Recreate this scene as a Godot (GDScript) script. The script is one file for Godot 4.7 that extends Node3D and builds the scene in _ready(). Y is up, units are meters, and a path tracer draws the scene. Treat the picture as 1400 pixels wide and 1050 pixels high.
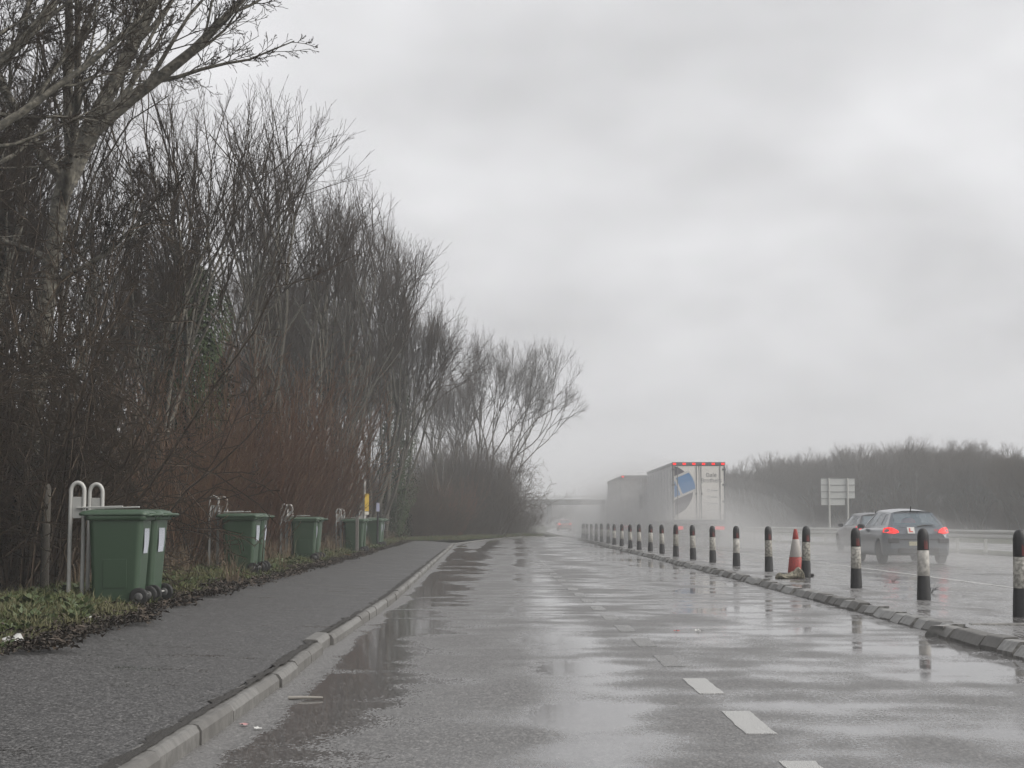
extends Node3D

# A wet lay-by beside a dual carriageway, in metres; the camera stands on the lay-by and looks along -Z.
var rng := RandomNumberGenerator.new()
var taken := {}
var M := {}

# ---------------------------------------------------------------- mesh builder
class Mb:
	var v := PackedVector3Array()
	var n := PackedVector3Array()
	var uv := PackedVector2Array()
	var ix := PackedInt32Array()

	func tri(a: Vector3, b: Vector3, c: Vector3) -> void:
		var k := v.size()
		var m := (b - a).cross(c - a).normalized()
		for q in [a, b, c]:
			v.append(q); n.append(m); uv.append(Vector2(q.x, -q.z))
		ix.append_array([k, k + 2, k + 1])

	func quad(a: Vector3, b: Vector3, c: Vector3, d: Vector3) -> void:
		var k := v.size()
		var m := (c - a).cross(d - b).normalized()
		for q in [a, b, c, d]:
			v.append(q); n.append(m); uv.append(Vector2(q.x, -q.z))
		ix.append_array([k, k + 2, k + 1, k, k + 3, k + 2])

	# a box with chamfered vertical and horizontal edges
	func box(c: Vector3, s: Vector3, b := Basis.IDENTITY, ch := 0.0) -> void:
		var h := s * 0.5
		if ch <= 0.0:
			var p := []
			for i in 8:
				p.append(c + b * Vector3(h.x if i & 1 else -h.x, h.y if i & 2 else -h.y, h.z if i & 4 else -h.z))
			quad(p[4], p[5], p[7], p[6]); quad(p[1], p[0], p[2], p[3])
			quad(p[5], p[1], p[3], p[7]); quad(p[0], p[4], p[6], p[2])
			quad(p[6], p[7], p[3], p[2]); quad(p[0], p[1], p[5], p[4])
			return
		# faces shrunk by ch, then edge strips and corner triangles
		var f := {}
		for ax in 3:
			for sg in [-1, 1]:
				for u in [-1, 1]:
					for w in [-1, 1]:
						var q := Vector3.ZERO
						q[ax] = h[ax] * sg
						q[(ax + 1) % 3] = (h[(ax + 1) % 3] - ch) * u
						q[(ax + 2) % 3] = (h[(ax + 2) % 3] - ch) * w
						f[[ax, sg, u, w]] = c + b * q
		for ax in 3:
			for sg in [-1, 1]:
				var q := [f[[ax, sg, -1, -1]], f[[ax, sg, 1, -1]], f[[ax, sg, 1, 1]], f[[ax, sg, -1, 1]]]
				if sg < 0: q.reverse()
				quad(q[0], q[1], q[2], q[3])
		for ax in 3:
			var a1 := (ax + 1) % 3
			for s0 in [-1, 1]:
				for s1 in [-1, 1]:
					# edge between face ax,s0 and face a1,s1, running along the third axis
					var p0: Vector3 = f[[ax, s0, s1, -1]]
					var p1: Vector3 = f[[ax, s0, s1, 1]]
					var q0: Vector3 = f[[a1, s1, -1, s0]]
					var q1: Vector3 = f[[a1, s1, 1, s0]]
					if s0 * s1 > 0: quad(p0, q0, q1, p1)
					else: quad(p1, q1, q0, p0)
		for s0 in [-1, 1]:
			for s1 in [-1, 1]:
				for s2 in [-1, 1]:
					var a: Vector3 = f[[0, s0, s1, s2]]
					var d: Vector3 = f[[1, s1, s2, s0]]
					var e: Vector3 = f[[2, s2, s0, s1]]
					if s0 * s1 * s2 > 0: tri(a, d, e)
					else: tri(a, e, d)

	# rings of equal length joined to a smooth skin
	func skin(rings: Array, closed := true, caps := true) -> void:
		var k := v.size()
		var w: int = rings[0].size()
		var at := k
		for r in rings.size():
			for j in w:
				var q: Vector3 = rings[r][j]
				v.append(q); n.append(Vector3.ZERO); uv.append(Vector2(float(j) / w, float(r) / maxi(1, rings.size() - 1)))
		var first := ix.size()
		for r in rings.size() - 1:
			for j in (w if closed else w - 1):
				var a := at + r * w + j
				var b := at + r * w + (j + 1) % w
				ix.append_array([a, b, a + w, b, b + w, a + w])
		for t in range(first, ix.size(), 3):
			var a := v[ix[t]]
			var m := (v[ix[t + 2]] - a).cross(v[ix[t + 1]] - a)
			for e in 3: n[ix[t + e]] += m
		for j in range(at, v.size()): n[j] = n[j].normalized()
		if caps and closed:
			for r in [0, rings.size() - 1]:
				var c := Vector3.ZERO
				for q in rings[r]: c += q
				c /= w
				for j in w:
					if r == 0: tri(c, rings[r][j], rings[r][(j + 1) % w])
					else: tri(c, rings[r][(j + 1) % w], rings[r][j])

	# a tube through points with a radius at each
	func tube(p: PackedVector3Array, r: PackedFloat32Array, sides: int, caps := false) -> void:
		var rings := []
		var keep := Vector3.ZERO
		for i in p.size():
			var d := (p[mini(i + 1, p.size() - 1)] - p[maxi(i - 1, 0)]).normalized()
			var ref := keep if keep != Vector3.ZERO else (Vector3.RIGHT if absf(d.x) < 0.8 else Vector3.UP)
			var u := (ref - d * ref.dot(d)).normalized()
			keep = u
			var w := d.cross(u)
			var ring := PackedVector3Array()
			for j in sides:
				var a := TAU * j / sides
				ring.append(p[i] + (u * cos(a) + w * sin(a)) * r[i])
			rings.append(ring)
		skin(rings, true, caps)

	# the same for twigs, kept quick: three sides, radial normals, no caps
	func twig(p: PackedVector3Array, r0: float, r1: float) -> void:
		var k := v.size()
		var last := p.size() - 1
		var d0 := (p[last] - p[0]).normalized()
		var u := d0.cross(Vector3.UP if absf(d0.y) < 0.9 else Vector3.RIGHT).normalized()
		var w := d0.cross(u)
		var o := [u, u * -0.5 + w * 0.866, u * -0.5 - w * 0.866]
		for i in last + 1:
			var r := lerpf(r0, r1, float(i) / last)
			for j in 3:
				v.append(p[i] + o[j] * r); n.append(o[j]); uv.append(Vector2(j / 3.0, i))
		for i in last:
			for j in 3:
				var a := k + i * 3 + j
				var b := k + i * 3 + (j + 1) % 3
				ix.append_array([a, b, a + 3, b, b + 3, a + 3])

	# profile of (radius, height) turned about a local axis
	func lathe(profile: Array, sides: int, xf := Transform3D.IDENTITY) -> void:
		var rings := []
		for q in profile:
			var ring := PackedVector3Array()
			for j in sides:
				var a := -TAU * j / sides
				ring.append(xf * Vector3(cos(a) * q[0], q[1], sin(a) * q[0]))
			rings.append(ring)
		skin(rings, true, true)

	# a flat polygon in the local XY plane given thickness along Z
	func prism(poly: PackedVector2Array, z0: float, z1: float, xf := Transform3D.IDENTITY) -> void:
		if Geometry2D.is_polygon_clockwise(poly): poly.reverse()
		var t := Geometry2D.triangulate_polygon(poly)
		for i in range(0, t.size(), 3):
			var a := poly[t[i]]; var b := poly[t[i + 1]]; var c := poly[t[i + 2]]
			if (b - a).cross(c - a) < 0.0:
				var s := b; b = c; c = s
			tri(xf * Vector3(a.x, a.y, z1), xf * Vector3(b.x, b.y, z1), xf * Vector3(c.x, c.y, z1))
			tri(xf * Vector3(a.x, a.y, z0), xf * Vector3(c.x, c.y, z0), xf * Vector3(b.x, b.y, z0))
		for i in poly.size():
			var a := poly[i]; var b := poly[(i + 1) % poly.size()]
			quad(xf * Vector3(a.x, a.y, z0), xf * Vector3(b.x, b.y, z0), xf * Vector3(b.x, b.y, z1), xf * Vector3(a.x, a.y, z1))

	func mesh(m: Material = null) -> ArrayMesh:
		var o := ArrayMesh.new()
		var a := []
		a.resize(Mesh.ARRAY_MAX)
		a[Mesh.ARRAY_VERTEX] = v; a[Mesh.ARRAY_NORMAL] = n; a[Mesh.ARRAY_TEX_UV] = uv; a[Mesh.ARRAY_INDEX] = ix
		o.add_surface_from_arrays(Mesh.PRIMITIVE_TRIANGLES, a)
		if m: o.surface_set_material(0, m)
		return o

# ---------------------------------------------------------------- scene helpers
func numbered(called: String) -> String:
	if not taken.has(called):
		taken[called] = 0
		return called
	taken[called] += 1
	return "%s_%03d" % [called, taken[called]]

func thing(called: String, label: String, category: String, at := Vector3.ZERO, turn := 0.0, group := "") -> Node3D:
	var o := Node3D.new()
	o.name = numbered(called)
	add_child(o)
	o.position = at
	o.rotation.y = turn
	tag(o, label, category, group)
	return o

func tag(o: Node, label: String, category: String, group := "") -> void:
	o.set_meta("label", label)
	o.set_meta("category", category)
	if group: o.set_meta("group", group)

func part(called: String, mb, m: Material, parent: Node) -> MeshInstance3D:
	var o := MeshInstance3D.new()
	o.name = called
	o.mesh = mb.mesh() if mb is Mb else mb
	o.material_override = null
	o.set_surface_override_material(0, m)
	parent.add_child(o, true)
	return o

func setting(called: String, mb, m: Material, kind := "structure") -> MeshInstance3D:
	var o := part(numbered(called), mb, m, self)
	o.set_meta("kind", kind)
	return o

func lin(r: float, g: float, b: float) -> Color:
	return Color(r, g, b).linear_to_srgb()

func mat(c: Color, rough := 0.8, metal := 0.0, spec := 0.5) -> StandardMaterial3D:
	var m := StandardMaterial3D.new()
	m.albedo_color = c
	m.roughness = rough
	m.metallic = metal
	m.metallic_specular = spec
	return m

func noise(kind: int, freq: float, oct: int, sd: int) -> FastNoiseLite:
	var f := FastNoiseLite.new()
	f.noise_type = kind
	f.frequency = freq
	f.fractal_octaves = oct
	f.seed = sd
	return f

# a seamless noise picture running between colours
func noise_tex(f: FastNoiseLite, size: int, stops: Array, cols: Array) -> NoiseTexture2D:
	var t := NoiseTexture2D.new()
	t.width = size; t.height = size
	t.seamless = true
	t.noise = f
	var g := Gradient.new()
	g.offsets = PackedFloat32Array(stops)
	g.colors = PackedColorArray(cols)
	t.color_ramp = g
	return t

func bump_tex(f: FastNoiseLite, size: int, strength: float) -> NoiseTexture2D:
	var t := NoiseTexture2D.new()
	t.width = size; t.height = size
	t.seamless = true
	t.noise = f
	t.as_normal_map = true
	t.bump_strength = strength
	return t

# a material with a world-laid noise colour (multiplied) and relief
func stony(base: Color, rough: float, metres: float, freq: float, lo: float, hi: float, bump: float, sd: int) -> StandardMaterial3D:
	var m := mat(base, rough)
	m.albedo_texture = noise_tex(noise(FastNoiseLite.TYPE_SIMPLEX, freq, 4, sd), 512, [0.25, 0.75], [Color(lo, lo, lo), Color(hi, hi, hi)])
	if bump > 0.0:
		m.normal_enabled = true
		m.normal_texture = bump_tex(noise(FastNoiseLite.TYPE_SIMPLEX, freq * 2.0, 3, sd + 1), 512, bump)
	m.uv1_triplanar = true
	m.uv1_world_triplanar = true
	m.uv1_scale = Vector3.ONE / metres
	return m

func along(pts: Array, d: float) -> float:
	# smooth reading of a list of [distance, value]
	if d <= pts[0][0]: return pts[0][1]
	for i in pts.size() - 1:
		if d <= pts[i + 1][0]:
			var p0: float = pts[maxi(i - 1, 0)][1]
			var p3: float = pts[mini(i + 2, pts.size() - 1)][1]
			return cubic_interpolate(pts[i][1], pts[i + 1][1], p0, p3, (d - pts[i][0]) / (pts[i + 1][0] - pts[i][0])) * 0.4 + lerpf(pts[i][1], pts[i + 1][1], (d - pts[i][0]) / (pts[i + 1][0] - pts[i][0])) * 0.6
	return pts[-1][1]

# plan of the place: x at a distance d ahead of the camera
const KERB := [[-6, -1.6], [11, -1.6], [14.5, -1.66], [21.6, -1.68], [32, -1.9], [53, -2.35], [66, -2.62], [78, -2.9]]
const WALK := [[-6, -3.75], [11, -3.75], [15, -3.75], [19, -4.05], [28, -4.15], [45, -4.5], [71, -5.1], [82, -5.3]]
const EXIT := [[78, -2.9], [84, -2.55], [90, -2.1], [97, -1.55], [104, -0.85], [110, -0.15], [116, 0.7], [120, 2.0], [123, 3.3]]
const ROAD := [[-30, 8.45], [30, 8.45], [45, 8.4], [60, 8.0], [74, 7.15], [94, 5.8], [108, 5.0], [123, 4.5], [150, 4.3], [190, 4.5], [240, 6.0], [300, 8.6], [360, 11.6], [450, 18.0], [600, 33.0], [900, 75.0]]

func kerb_x(d: float) -> float: return along(KERB, d)
func walk_x(d: float) -> float: return along(WALK, d)
func road_x(d: float) -> float: return along(ROAD, d)
func island_x(d: float) -> float: return along([[-6, 4.42], [14, 4.42], [30, 4.5], [60, 4.42], [100, 4.28]], d)
func verge_x(d: float) -> float:
	if d < 80.0: return walk_x(d)
	if d < 84.0: return lerpf(walk_x(80.0), along(EXIT, 84.0) - 0.12, (d - 80.0) / 4.0)
	if d < 123.0: return along(EXIT, d) - 0.12
	return road_x(d) - 1.1

var lumps: FastNoiseLite
func verge_y(x: float, d: float) -> float:
	var off := maxf(0.0, verge_x(d) - x)
	var edge := 0.185 if d < 80.0 else lerpf(0.185, 0.09, clampf((d - 80.0) / 30.0, 0.0, 1.0))
	return edge + 0.05 * smoothstep(0.0, 1.0, off) + 0.02 * minf(off, 12.0) + 0.05 * lumps.get_noise_2d(x * 0.8, d * 0.8) * smoothstep(0.05, 0.8, off)

# ---------------------------------------------------------------- view, sky, light
func make_view() -> void:
	var cam := Camera3D.new()
	cam.name = "camera"
	cam.fov = 28.07
	cam.near = 0.1
	cam.far = 4000.0
	cam.position = Vector3(0, 1.14, 0)
	cam.rotation_degrees = Vector3(5.143, 0, 0)
	add_child(cam)
	cam.current = true

	var e := Environment.new()
	e.background_mode = Environment.BG_SKY
	var pano := PanoramaSkyMaterial.new()
	pano.panorama = overcast()
	var sky := Sky.new()
	sky.sky_material = pano
	e.sky = sky
	e.background_energy_multiplier = 1.0
	e.tonemap_mode = Environment.TONE_MAPPER_LINEAR
	e.tonemap_exposure = 1.85
	e.fog_enabled = true
	e.fog_density = 0.002
	e.fog_light_color = Color(0.95, 0.955, 0.96)
	e.volumetric_fog_enabled = true
	e.volumetric_fog_density = 0.0
	e.sdfgi_enabled = true
	e.ssao_enabled = true
	e.ssil_enabled = true
	var we := WorldEnvironment.new()
	we.name = "world_environment"
	we.environment = e
	add_child(we)

	var sun := DirectionalLight3D.new()
	sun.name = "veiled_sun"
	sun.light_energy = 0.5
	sun.light_angular_distance = 60.0
	sun.light_color = Color(1.0, 0.98, 0.95)
	sun.shadow_enabled = true
	sun.rotation_degrees = Vector3(-38, 76, 0)
	add_child(sun)

# low grey cloud: a computed picture of the whole sky, clouds lying on a flat layer overhead
func overcast() -> ImageTexture:
	var w := 2048
	var h := 1024
	var big := noise(FastNoiseLite.TYPE_SIMPLEX_SMOOTH, 1.5, 4, 21)
	var soft := noise(FastNoiseLite.TYPE_SIMPLEX_SMOOTH, 4.2, 3, 5)
	var px := PackedByteArray()
	px.resize(w * h * 3)
	for y in h:
		var el := (0.5 - (y + 0.5) / h) * PI
		var up := sin(el)
		for x in w:
			var c := 0.0
			if up > 0.0:
				var az := ((x + 0.5) / w - 0.5) * TAU
				var q := Vector2(sin(az), -cos(az)) * cos(el) / (up + 0.34)
				var b := big.get_noise_2d(q.x, q.y * 1.15) * 0.6 + soft.get_noise_2d(q.x + 9.0, q.y) * 0.25
				b = clampf(b * 1.9, -1.0, 1.0)
				var fade := smoothstep(0.0, 0.16, up)
				c = 0.672 + b * 0.058 * lerpf(0.25, 1.0, fade)
			else:
				c = 0.66
			var k := (y * w + x) * 3
			var dither := ((x * 7 + y * 13) % 5 - 2) * 0.18
			px[k] = int(clampf(c * 255.0 * 0.997 + dither, 0, 255))
			px[k + 1] = int(clampf(c * 255.0 * 0.998 + dither, 0, 255))
			px[k + 2] = int(clampf(c * 255.0 * 1.008 + dither, 0, 255))
	return ImageTexture.create_from_image(Image.create_from_data(w, h, false, Image.FORMAT_RGB8, px))

# ---------------------------------------------------------------- materials
func make_materials() -> void:
	M.earth = stony(lin(0.05, 0.042, 0.03), 0.95, 0.9, 0.03, 0.35, 1.0, 14.0, 12)
	M.field = stony(lin(0.07, 0.08, 0.035), 0.95, 7.0, 0.02, 0.5, 1.0, 6.0, 16)
	M.kerb = stony(lin(0.15, 0.145, 0.136), 0.6, 1.3, 0.012, 0.86, 1.0, 0.6, 20)
	M.kerb_b = stony(lin(0.24, 0.235, 0.222), 0.38, 1.0, 0.015, 0.7, 1.0, 0.8, 24)
	M.kerb_c = stony(lin(0.18, 0.175, 0.165), 0.5, 1.0, 0.015, 0.86, 1.0, 0.6, 27)
	M.paint = stony(lin(0.8, 0.8, 0.78), 0.3, 0.3, 0.08, 0.45, 1.0, 4.0, 30)
	M.paint_worn = stony(lin(0.5, 0.5, 0.49), 0.2, 0.3, 0.08, 0.35, 1.0, 8.0, 33)
	M.concrete = stony(lin(0.2, 0.2, 0.19), 0.8, 3.0, 0.02, 0.6, 1.0, 2.0, 36)
	M.bark = stony(lin(0.2, 0.185, 0.15), 0.85, 1.6, 0.02, 0.5, 1.0, 5.0, 40)
	M.bark_dark = stony(lin(0.19, 0.175, 0.14), 0.85, 0.6, 0.03, 0.35, 1.0, 8.0, 43)
	M.twig = mat(lin(0.215, 0.165, 0.125), 0.7)
	M.twig_red = mat(lin(0.45, 0.245, 0.16), 0.6)
	M.twig_rust = mat(lin(0.5, 0.3, 0.19), 0.6)
	M.thicket = mat(lin(0.26, 0.2, 0.15), 0.75)
	M.bramble = mat(lin(0.3, 0.235, 0.18), 0.7)
	M.ivy = mat(lin(0.04, 0.058, 0.024), 0.75, 0.0, 0.25)
	M.galv = mat(lin(0.45, 0.45, 0.43), 0.5)
	M.galv.metallic = 0.1
	M.black = mat(lin(0.018, 0.018, 0.02), 0.5)
	M.rubber = mat(lin(0.013, 0.013, 0.013), 0.6)
	M.glass = mat(Color(0.75, 0.82, 0.85, 0.25), 0.05)
	M.glass.transparency = BaseMaterial3D.TRANSPARENCY_ALPHA

func lamp_mat(c: Color, energy: float) -> StandardMaterial3D:
	var m := mat(c, 0.25)
	m.emission_enabled = true
	m.emission = c
	m.emission_energy_multiplier = energy
	return m

# Wet chippings: where the film of water stands above the stones the surface is smooth, elsewhere the stones roughen it.
# across: list of [x, depth of standing water]; silt: x up to which pale silt lies along the kerb
func wet_road(w: int, h: int, x0: float, x1: float, d0: float, d1: float, across: Array, silt: bool, sd: int, patch: float, stretch: float, dark := 0.3, light := 0.28, film := 0.07) -> StandardMaterial3D:
	var lw := int((x1 - x0) / 0.06)
	var lh := int((d1 - d0) / 0.12)
	var n1 := noise(FastNoiseLite.TYPE_SIMPLEX_SMOOTH, 1.0, 3, sd)
	var n2 := noise(FastNoiseLite.TYPE_SIMPLEX_SMOOTH, 1.0, 2, sd + 4)
	var n3 := noise(FastNoiseLite.TYPE_SIMPLEX_SMOOTH, 1.0, 2, sd + 9)
	var low := Image.create(lw, lh, false, Image.FORMAT_RF)
	var pale := Image.create(lw, lh, false, Image.FORMAT_RF)
	var still := Image.create(lw, lh, false, Image.FORMAT_RF)
	for j in lh:
		var d := d0 + (d1 - d0) * (j + 0.5) / lh
		var edge := kerb_x(d) if silt else x0
		var wob := 0.12 * n2.get_noise_2d(3.0, d * 0.35) + 0.12 * n2.get_noise_2d(40.0, d * 0.09)
		for i in lw:
			var x := x0 + (x1 - x0) * (i + 0.5) / lw
			var off := x - edge
			var xx := (x - (edge + 1.65) * smoothstep(1.2, 0.2, off) if silt else x)
			var b := along(across, xx + wob)
			b += 0.62 * n1.get_noise_2d(x * patch, d * patch / stretch) + 0.24 * n3.get_noise_2d(x * patch * 3.6, d * patch * 3.6 / stretch) + 0.5 * n3.get_noise_2d(x * 0.6 + 31.0, d * 2.0 / stretch)
			low.set_pixel(i, j, Color(clampf(b * 0.4 + 0.5, 0.0, 1.0), 0, 0))
			var s := 0.0
			if silt:
				s = smoothstep(0.22, 0.13, off + 0.07 * n3.get_noise_2d(x * 3.0, d * 2.0)) * 0.9
			pale.set_pixel(i, j, Color(clampf(s, 0, 1), 0, 0))
			# how still the film lies: pools are smooth, shallow film is broken by the stones under it
			var calm := smoothstep(0.12, 0.36, b + 0.25 * n2.get_noise_2d(x * 0.5 + 70.0, d * 0.35))
			still.set_pixel(i, j, Color(calm, 0, 0))
	low.resize(w, h, Image.INTERPOLATE_CUBIC)
	pale.resize(w, h, Image.INTERPOLATE_BILINEAR)
	still.resize(w, h, Image.INTERPOLATE_BILINEAR)
	var sv := still.get_data().to_float32_array()
	var lv := low.get_data().to_float32_array()
	var pv := pale.get_data().to_float32_array()
	var r := RandomNumberGenerator.new()
	r.seed = sd
	var rough := PackedByteArray(); rough.resize(w * h)
	var norm := PackedByteArray(); norm.resize(w * h * 3)
	var col := PackedByteArray(); col.resize(w * h * 3)
	var prev := 0.5
	for k in w * h:
		var stone := r.randf() * 0.75 + prev * 0.25
		prev = stone
		var water := (lv[k] - 0.5) * 2.5 + 0.5 - stone * 0.85
		var wet := clampf(water * 2.6 + 0.5, 0.0, 1.0)
		var dry := 1.0 - wet
		rough[k] = int(255.0 * minf(0.6, lerpf(0.15, film, sv[k]) + dry * (0.34 + 0.1 * stone)))
		var a := r.randf() * TAU
		var s := dry * (0.25 + 0.75 * stone) * 44.0
		norm[k * 3] = 128 + int(cos(a) * s)
		norm[k * 3 + 1] = 128 + int(sin(a) * s)
		norm[k * 3 + 2] = 250
		var g := dark + light * stone * stone
		g = lerpf(g, 0.37 + 0.13 * stone, pv[k])
		var gb := int(255.0 * g)
		col[k * 3] = gb
		col[k * 3 + 1] = gb
		col[k * 3 + 2] = gb
	var m := mat(Color(1.0, 0.99, 0.985), 1.0)
	m.albedo_texture = ImageTexture.create_from_image(Image.create_from_data(w, h, false, Image.FORMAT_RGB8, col))
	m.roughness_texture = ImageTexture.create_from_image(Image.create_from_data(w, h, false, Image.FORMAT_L8, rough))
	m.roughness_texture_channel = BaseMaterial3D.TEXTURE_CHANNEL_RED
	m.normal_enabled = true
	m.normal_texture = ImageTexture.create_from_image(Image.create_from_data(w, h, false, Image.FORMAT_RGB8, norm))
	m.normal_scale = 1.0
	return m

# a sheet between two edges, uv running 0..1 over the plan box given
func sheet(lo: Callable, hi: Callable, d0: float, d1: float, step: float, cells: int, height: Callable, bx := Rect2()) -> Mb:
	var mb := Mb.new()
	var rows := int(ceil((d1 - d0) / step))
	for j in rows + 1:
		var d := minf(d0 + j * step, d1)
		var a: float = lo.call(d)
		var b: float = hi.call(d)
		for i in cells + 1:
			var x := lerpf(a, b, float(i) / cells)
			mb.v.append(Vector3(x, height.call(x, d), -d))
			mb.uv.append(Vector2((x - bx.position.x) / bx.size.x, (d - bx.position.y) / bx.size.y) if bx.size.x > 0.0 else Vector2(x, d))
			mb.n.append(Vector3.ZERO)
	for j in rows:
		for i in cells:
			var a := j * (cells + 1) + i
			mb.ix.append_array([a, a + cells + 1, a + 1, a + 1, a + cells + 1, a + cells + 2])
	for t in range(0, mb.ix.size(), 3):
		var a := mb.v[mb.ix[t]]
		var m := (mb.v[mb.ix[t + 2]] - a).cross(mb.v[mb.ix[t + 1]] - a)
		for e in 3: mb.n[mb.ix[t + e]] += m
	for j in mb.n.size(): mb.n[j] = mb.n[j].normalized()
	return mb

# ---------------------------------------------------------------- ground, roads, kerbs
func make_ground() -> void:
	var far_ground := Mb.new()
	far_ground.quad(Vector3(-500, -0.06, 40), Vector3(500, -0.06, 40), Vector3(500, -0.06, -1100), Vector3(-500, -0.06, -1100))
	setting("ground", far_ground, M.field)

	# the lay-by, in two lengths
	var across := [[-3.2, -0.5], [-1.66, -0.5], [-1.5, -0.3], [-1.42, 0.7], [-1.12, 0.6], [-0.85, 0.12], [-0.5, -0.28], [0.0, -0.35], [0.18, 0.22], [0.5, 0.36], [0.72, 0.12], [1.0, -0.36], [1.5, -0.15], [2.0, -0.02], [3.0, 0.12], [4.0, 0.18], [4.5, 0.05]]
	var flat := func(_x, _d): return 0.0
	var near := wet_road(1024, 2048, -2.5, 4.7, -4.0, 34.0, across, true, 71, 0.55, 1.6)
	var left := func(d): return kerb_x(d) - 0.06
	var right := func(d): return island_x(d) + 0.1
	var nr := setting("lay_by_road", sheet(left, right, -4.0, 34.0, 1.0, 8, flat, Rect2(-2.5, -4.0, 7.2, 38.0)), near)
	var beyond := wet_road(768, 1536, -3.2, 6.0, 34.0, 124.0, across, true, 72, 0.4, 2.6)
	var left2 := func(d): return kerb_x(d) - 0.06 if d < 78.0 else along(EXIT, d) - 0.06
	var right2 := func(d): return island_x(d) + 0.1 if d < 100.0 else maxf(road_x(d) + 0.4, island_x(100.0) + 0.1)
	setting("lay_by_road", sheet(left2, right2, 34.0, 123.0, 1.0, 8, flat, Rect2(-3.2, 34.0, 9.2, 90.0)), beyond)

	# painted dashes on the lay-by, worn away towards the far end
	for i in 22:
		var a := 4.53 + 1.95 * i
		var worn := i > 3
		var x := along([[5, 1.375], [11, 1.33], [13, 1.29], [19, 1.17], [25, 1.06], [39, 0.84], [60, 0.5]], a + 0.5)
		var p := PackedVector2Array()
		rng.seed = 900 + i
		for s in 9: p.append(Vector2(x - 0.085 + rng.randf_range(-0.006, 0.006), a + s * 0.125))
		for s in 9: p.append(Vector2(x + 0.085 + rng.randf_range(-0.006, 0.006), a + 1.0 - s * 0.125))
		var mb := Mb.new()
		mb.prism(p, 0.0, 0.004, Transform3D(Basis(Vector3.RIGHT, Vector3(0, 0, -1), Vector3.UP), Vector3.ZERO))
		part("road_marking", mb, M.paint_worn if worn else M.paint, nr)

	# footway
	var fw := func(x, d):
		return 0.099 + 0.07 * clampf((kerb_x(d) - x) / 2.2, 0.0, 1.2) + 0.006 * lumps.get_noise_2d(x * 2.0, d * 2.0)
	var fl := func(d): return walk_x(d) - 0.25
	var fr := func(d): return kerb_x(minf(d, 78.0)) - 0.135 if d <= 78.0 else lerpf(kerb_x(78.0) - 0.135, walk_x(84.0), (d - 78.0) / 6.5)
	var walk := wet_road(1024, 1024, 0.0, 6.0, 0.0, 12.0, [[0, -0.64], [6, -0.64]], false, 61, 0.8, 1.0, 0.15, 0.42, 0.12)
	setting("footway", sheet(fl, fr, -4.0, 84.0, 0.5, 10, fw, Rect2(0, 0, 6, 12)), walk)

	# verge and the floor of the wood
	var vl := func(d): return -60.0
	var vy := func(x, d): return verge_y(x, d) - (0.02 if x > verge_x(d) - 0.05 else 0.0)
	var v_near := func(d): return verge_x(d) - 7.0
	setting("verge", sheet(v_near, func(d): return verge_x(d), -4.0, 160.0, 0.5, 24, vy), M.earth)
	setting("wood_floor", sheet(vl, v_near, -4.0, 160.0, 2.0, 10, vy), M.earth)
	var far_v := func(_x, _d): return 0.05
	setting("verge", sheet(func(d): return -60.0, func(d): return road_x(d) - 1.1, 160.0, 900.0, 10.0, 4, far_v), M.field)

	# paved strip between the lay-by and the main road
	var iy := func(x, d):
		var t: float = (x - island_x(d)) / maxf(0.3, road_x(d) - island_x(d))
		return lerpf(0.098, 0.032, clampf(t, 0.0, 1.0)) + 0.012 * lumps.get_noise_2d(x * 1.5, d * 1.5)
	var isl := wet_road(512, 1024, 4.3, 9.0, 0.0, 104.0, [[4.3, -0.25], [5.0, 0.0], [5.6, 0.1], [6.4, 0.22], [7.4, 0.3], [8.6, 0.4]], false, 83, 0.7, 3.0, 0.32, 0.28, 0.12)
	setting("paved_island", sheet(func(d): return island_x(d) + 0.125, func(d): return maxf(road_x(d), island_x(d) + 0.3), -4.0, 102.0, 1.0, 8, iy, Rect2(4.3, 0.0, 4.7, 104.0)), isl)

	# main road, central reserve, far carriageway
	var my := func(_x, _d): return 0.024
	var main := wet_road(512, 1024, 0.0, 8.0, 0.0, 40.0, [[0, 0.35], [0.9, 0.15], [1.5, 0.4], [2.4, 0.1], [3.2, 0.4], [4.0, 0.15], [4.9, 0.4], [5.8, 0.15], [6.6, 0.4], [7.6, 0.2]], false, 91, 0.8, 4.0, 0.3, 0.2, 0.28)
	main.texture_repeat = true
	var mm := sheet(func(d): return road_x(d) - 0.3, func(d): return road_x(d) + 8.0, -4.0, 800.0, 4.0, 6, my)
	for j in mm.uv.size():
		mm.uv[j] = Vector2((mm.v[j].x - road_x(-mm.v[j].z) + 0.3) / 8.3, -mm.v[j].z / 40.0)
	var mr := setting("main_road", mm, main)
	var mid_y := func(_x, _d): return 0.05
	setting("central_reserve", sheet(func(d): return road_x(d) + 8.0, func(d): return road_x(d) + 10.6, -4.0, 800.0, 4.0, 2, mid_y), M.field)
	var fm := sheet(func(d): return road_x(d) + 10.6, func(d): return road_x(d) + 18.6, -4.0, 800.0, 4.0, 6, my)
	for j in fm.uv.size():
		fm.uv[j] = Vector2((fm.v[j].x - road_x(-fm.v[j].z) - 10.6) / 8.3, -fm.v[j].z / 40.0 + 0.37)
	setting("far_carriageway", fm, main)
	# painted lines of the main road
	var line := func(off: float, d0: float, d1: float):
		var mb := sheet(func(d): return road_x(d) + off - 0.07, func(d): return road_x(d) + off + 0.07, d0, d1, 2.0, 1, func(_x, _d): return 0.029)
		part("road_marking", mb, M.paint, mr)
	line.call(0.12, -4.0, 400.0)
	line.call(7.75, -4.0, 400.0)
	for k in 30: line.call(3.92, -2.0 + k * 9.0, k * 9.0 + 0.0)

	make_kerbs()
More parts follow.
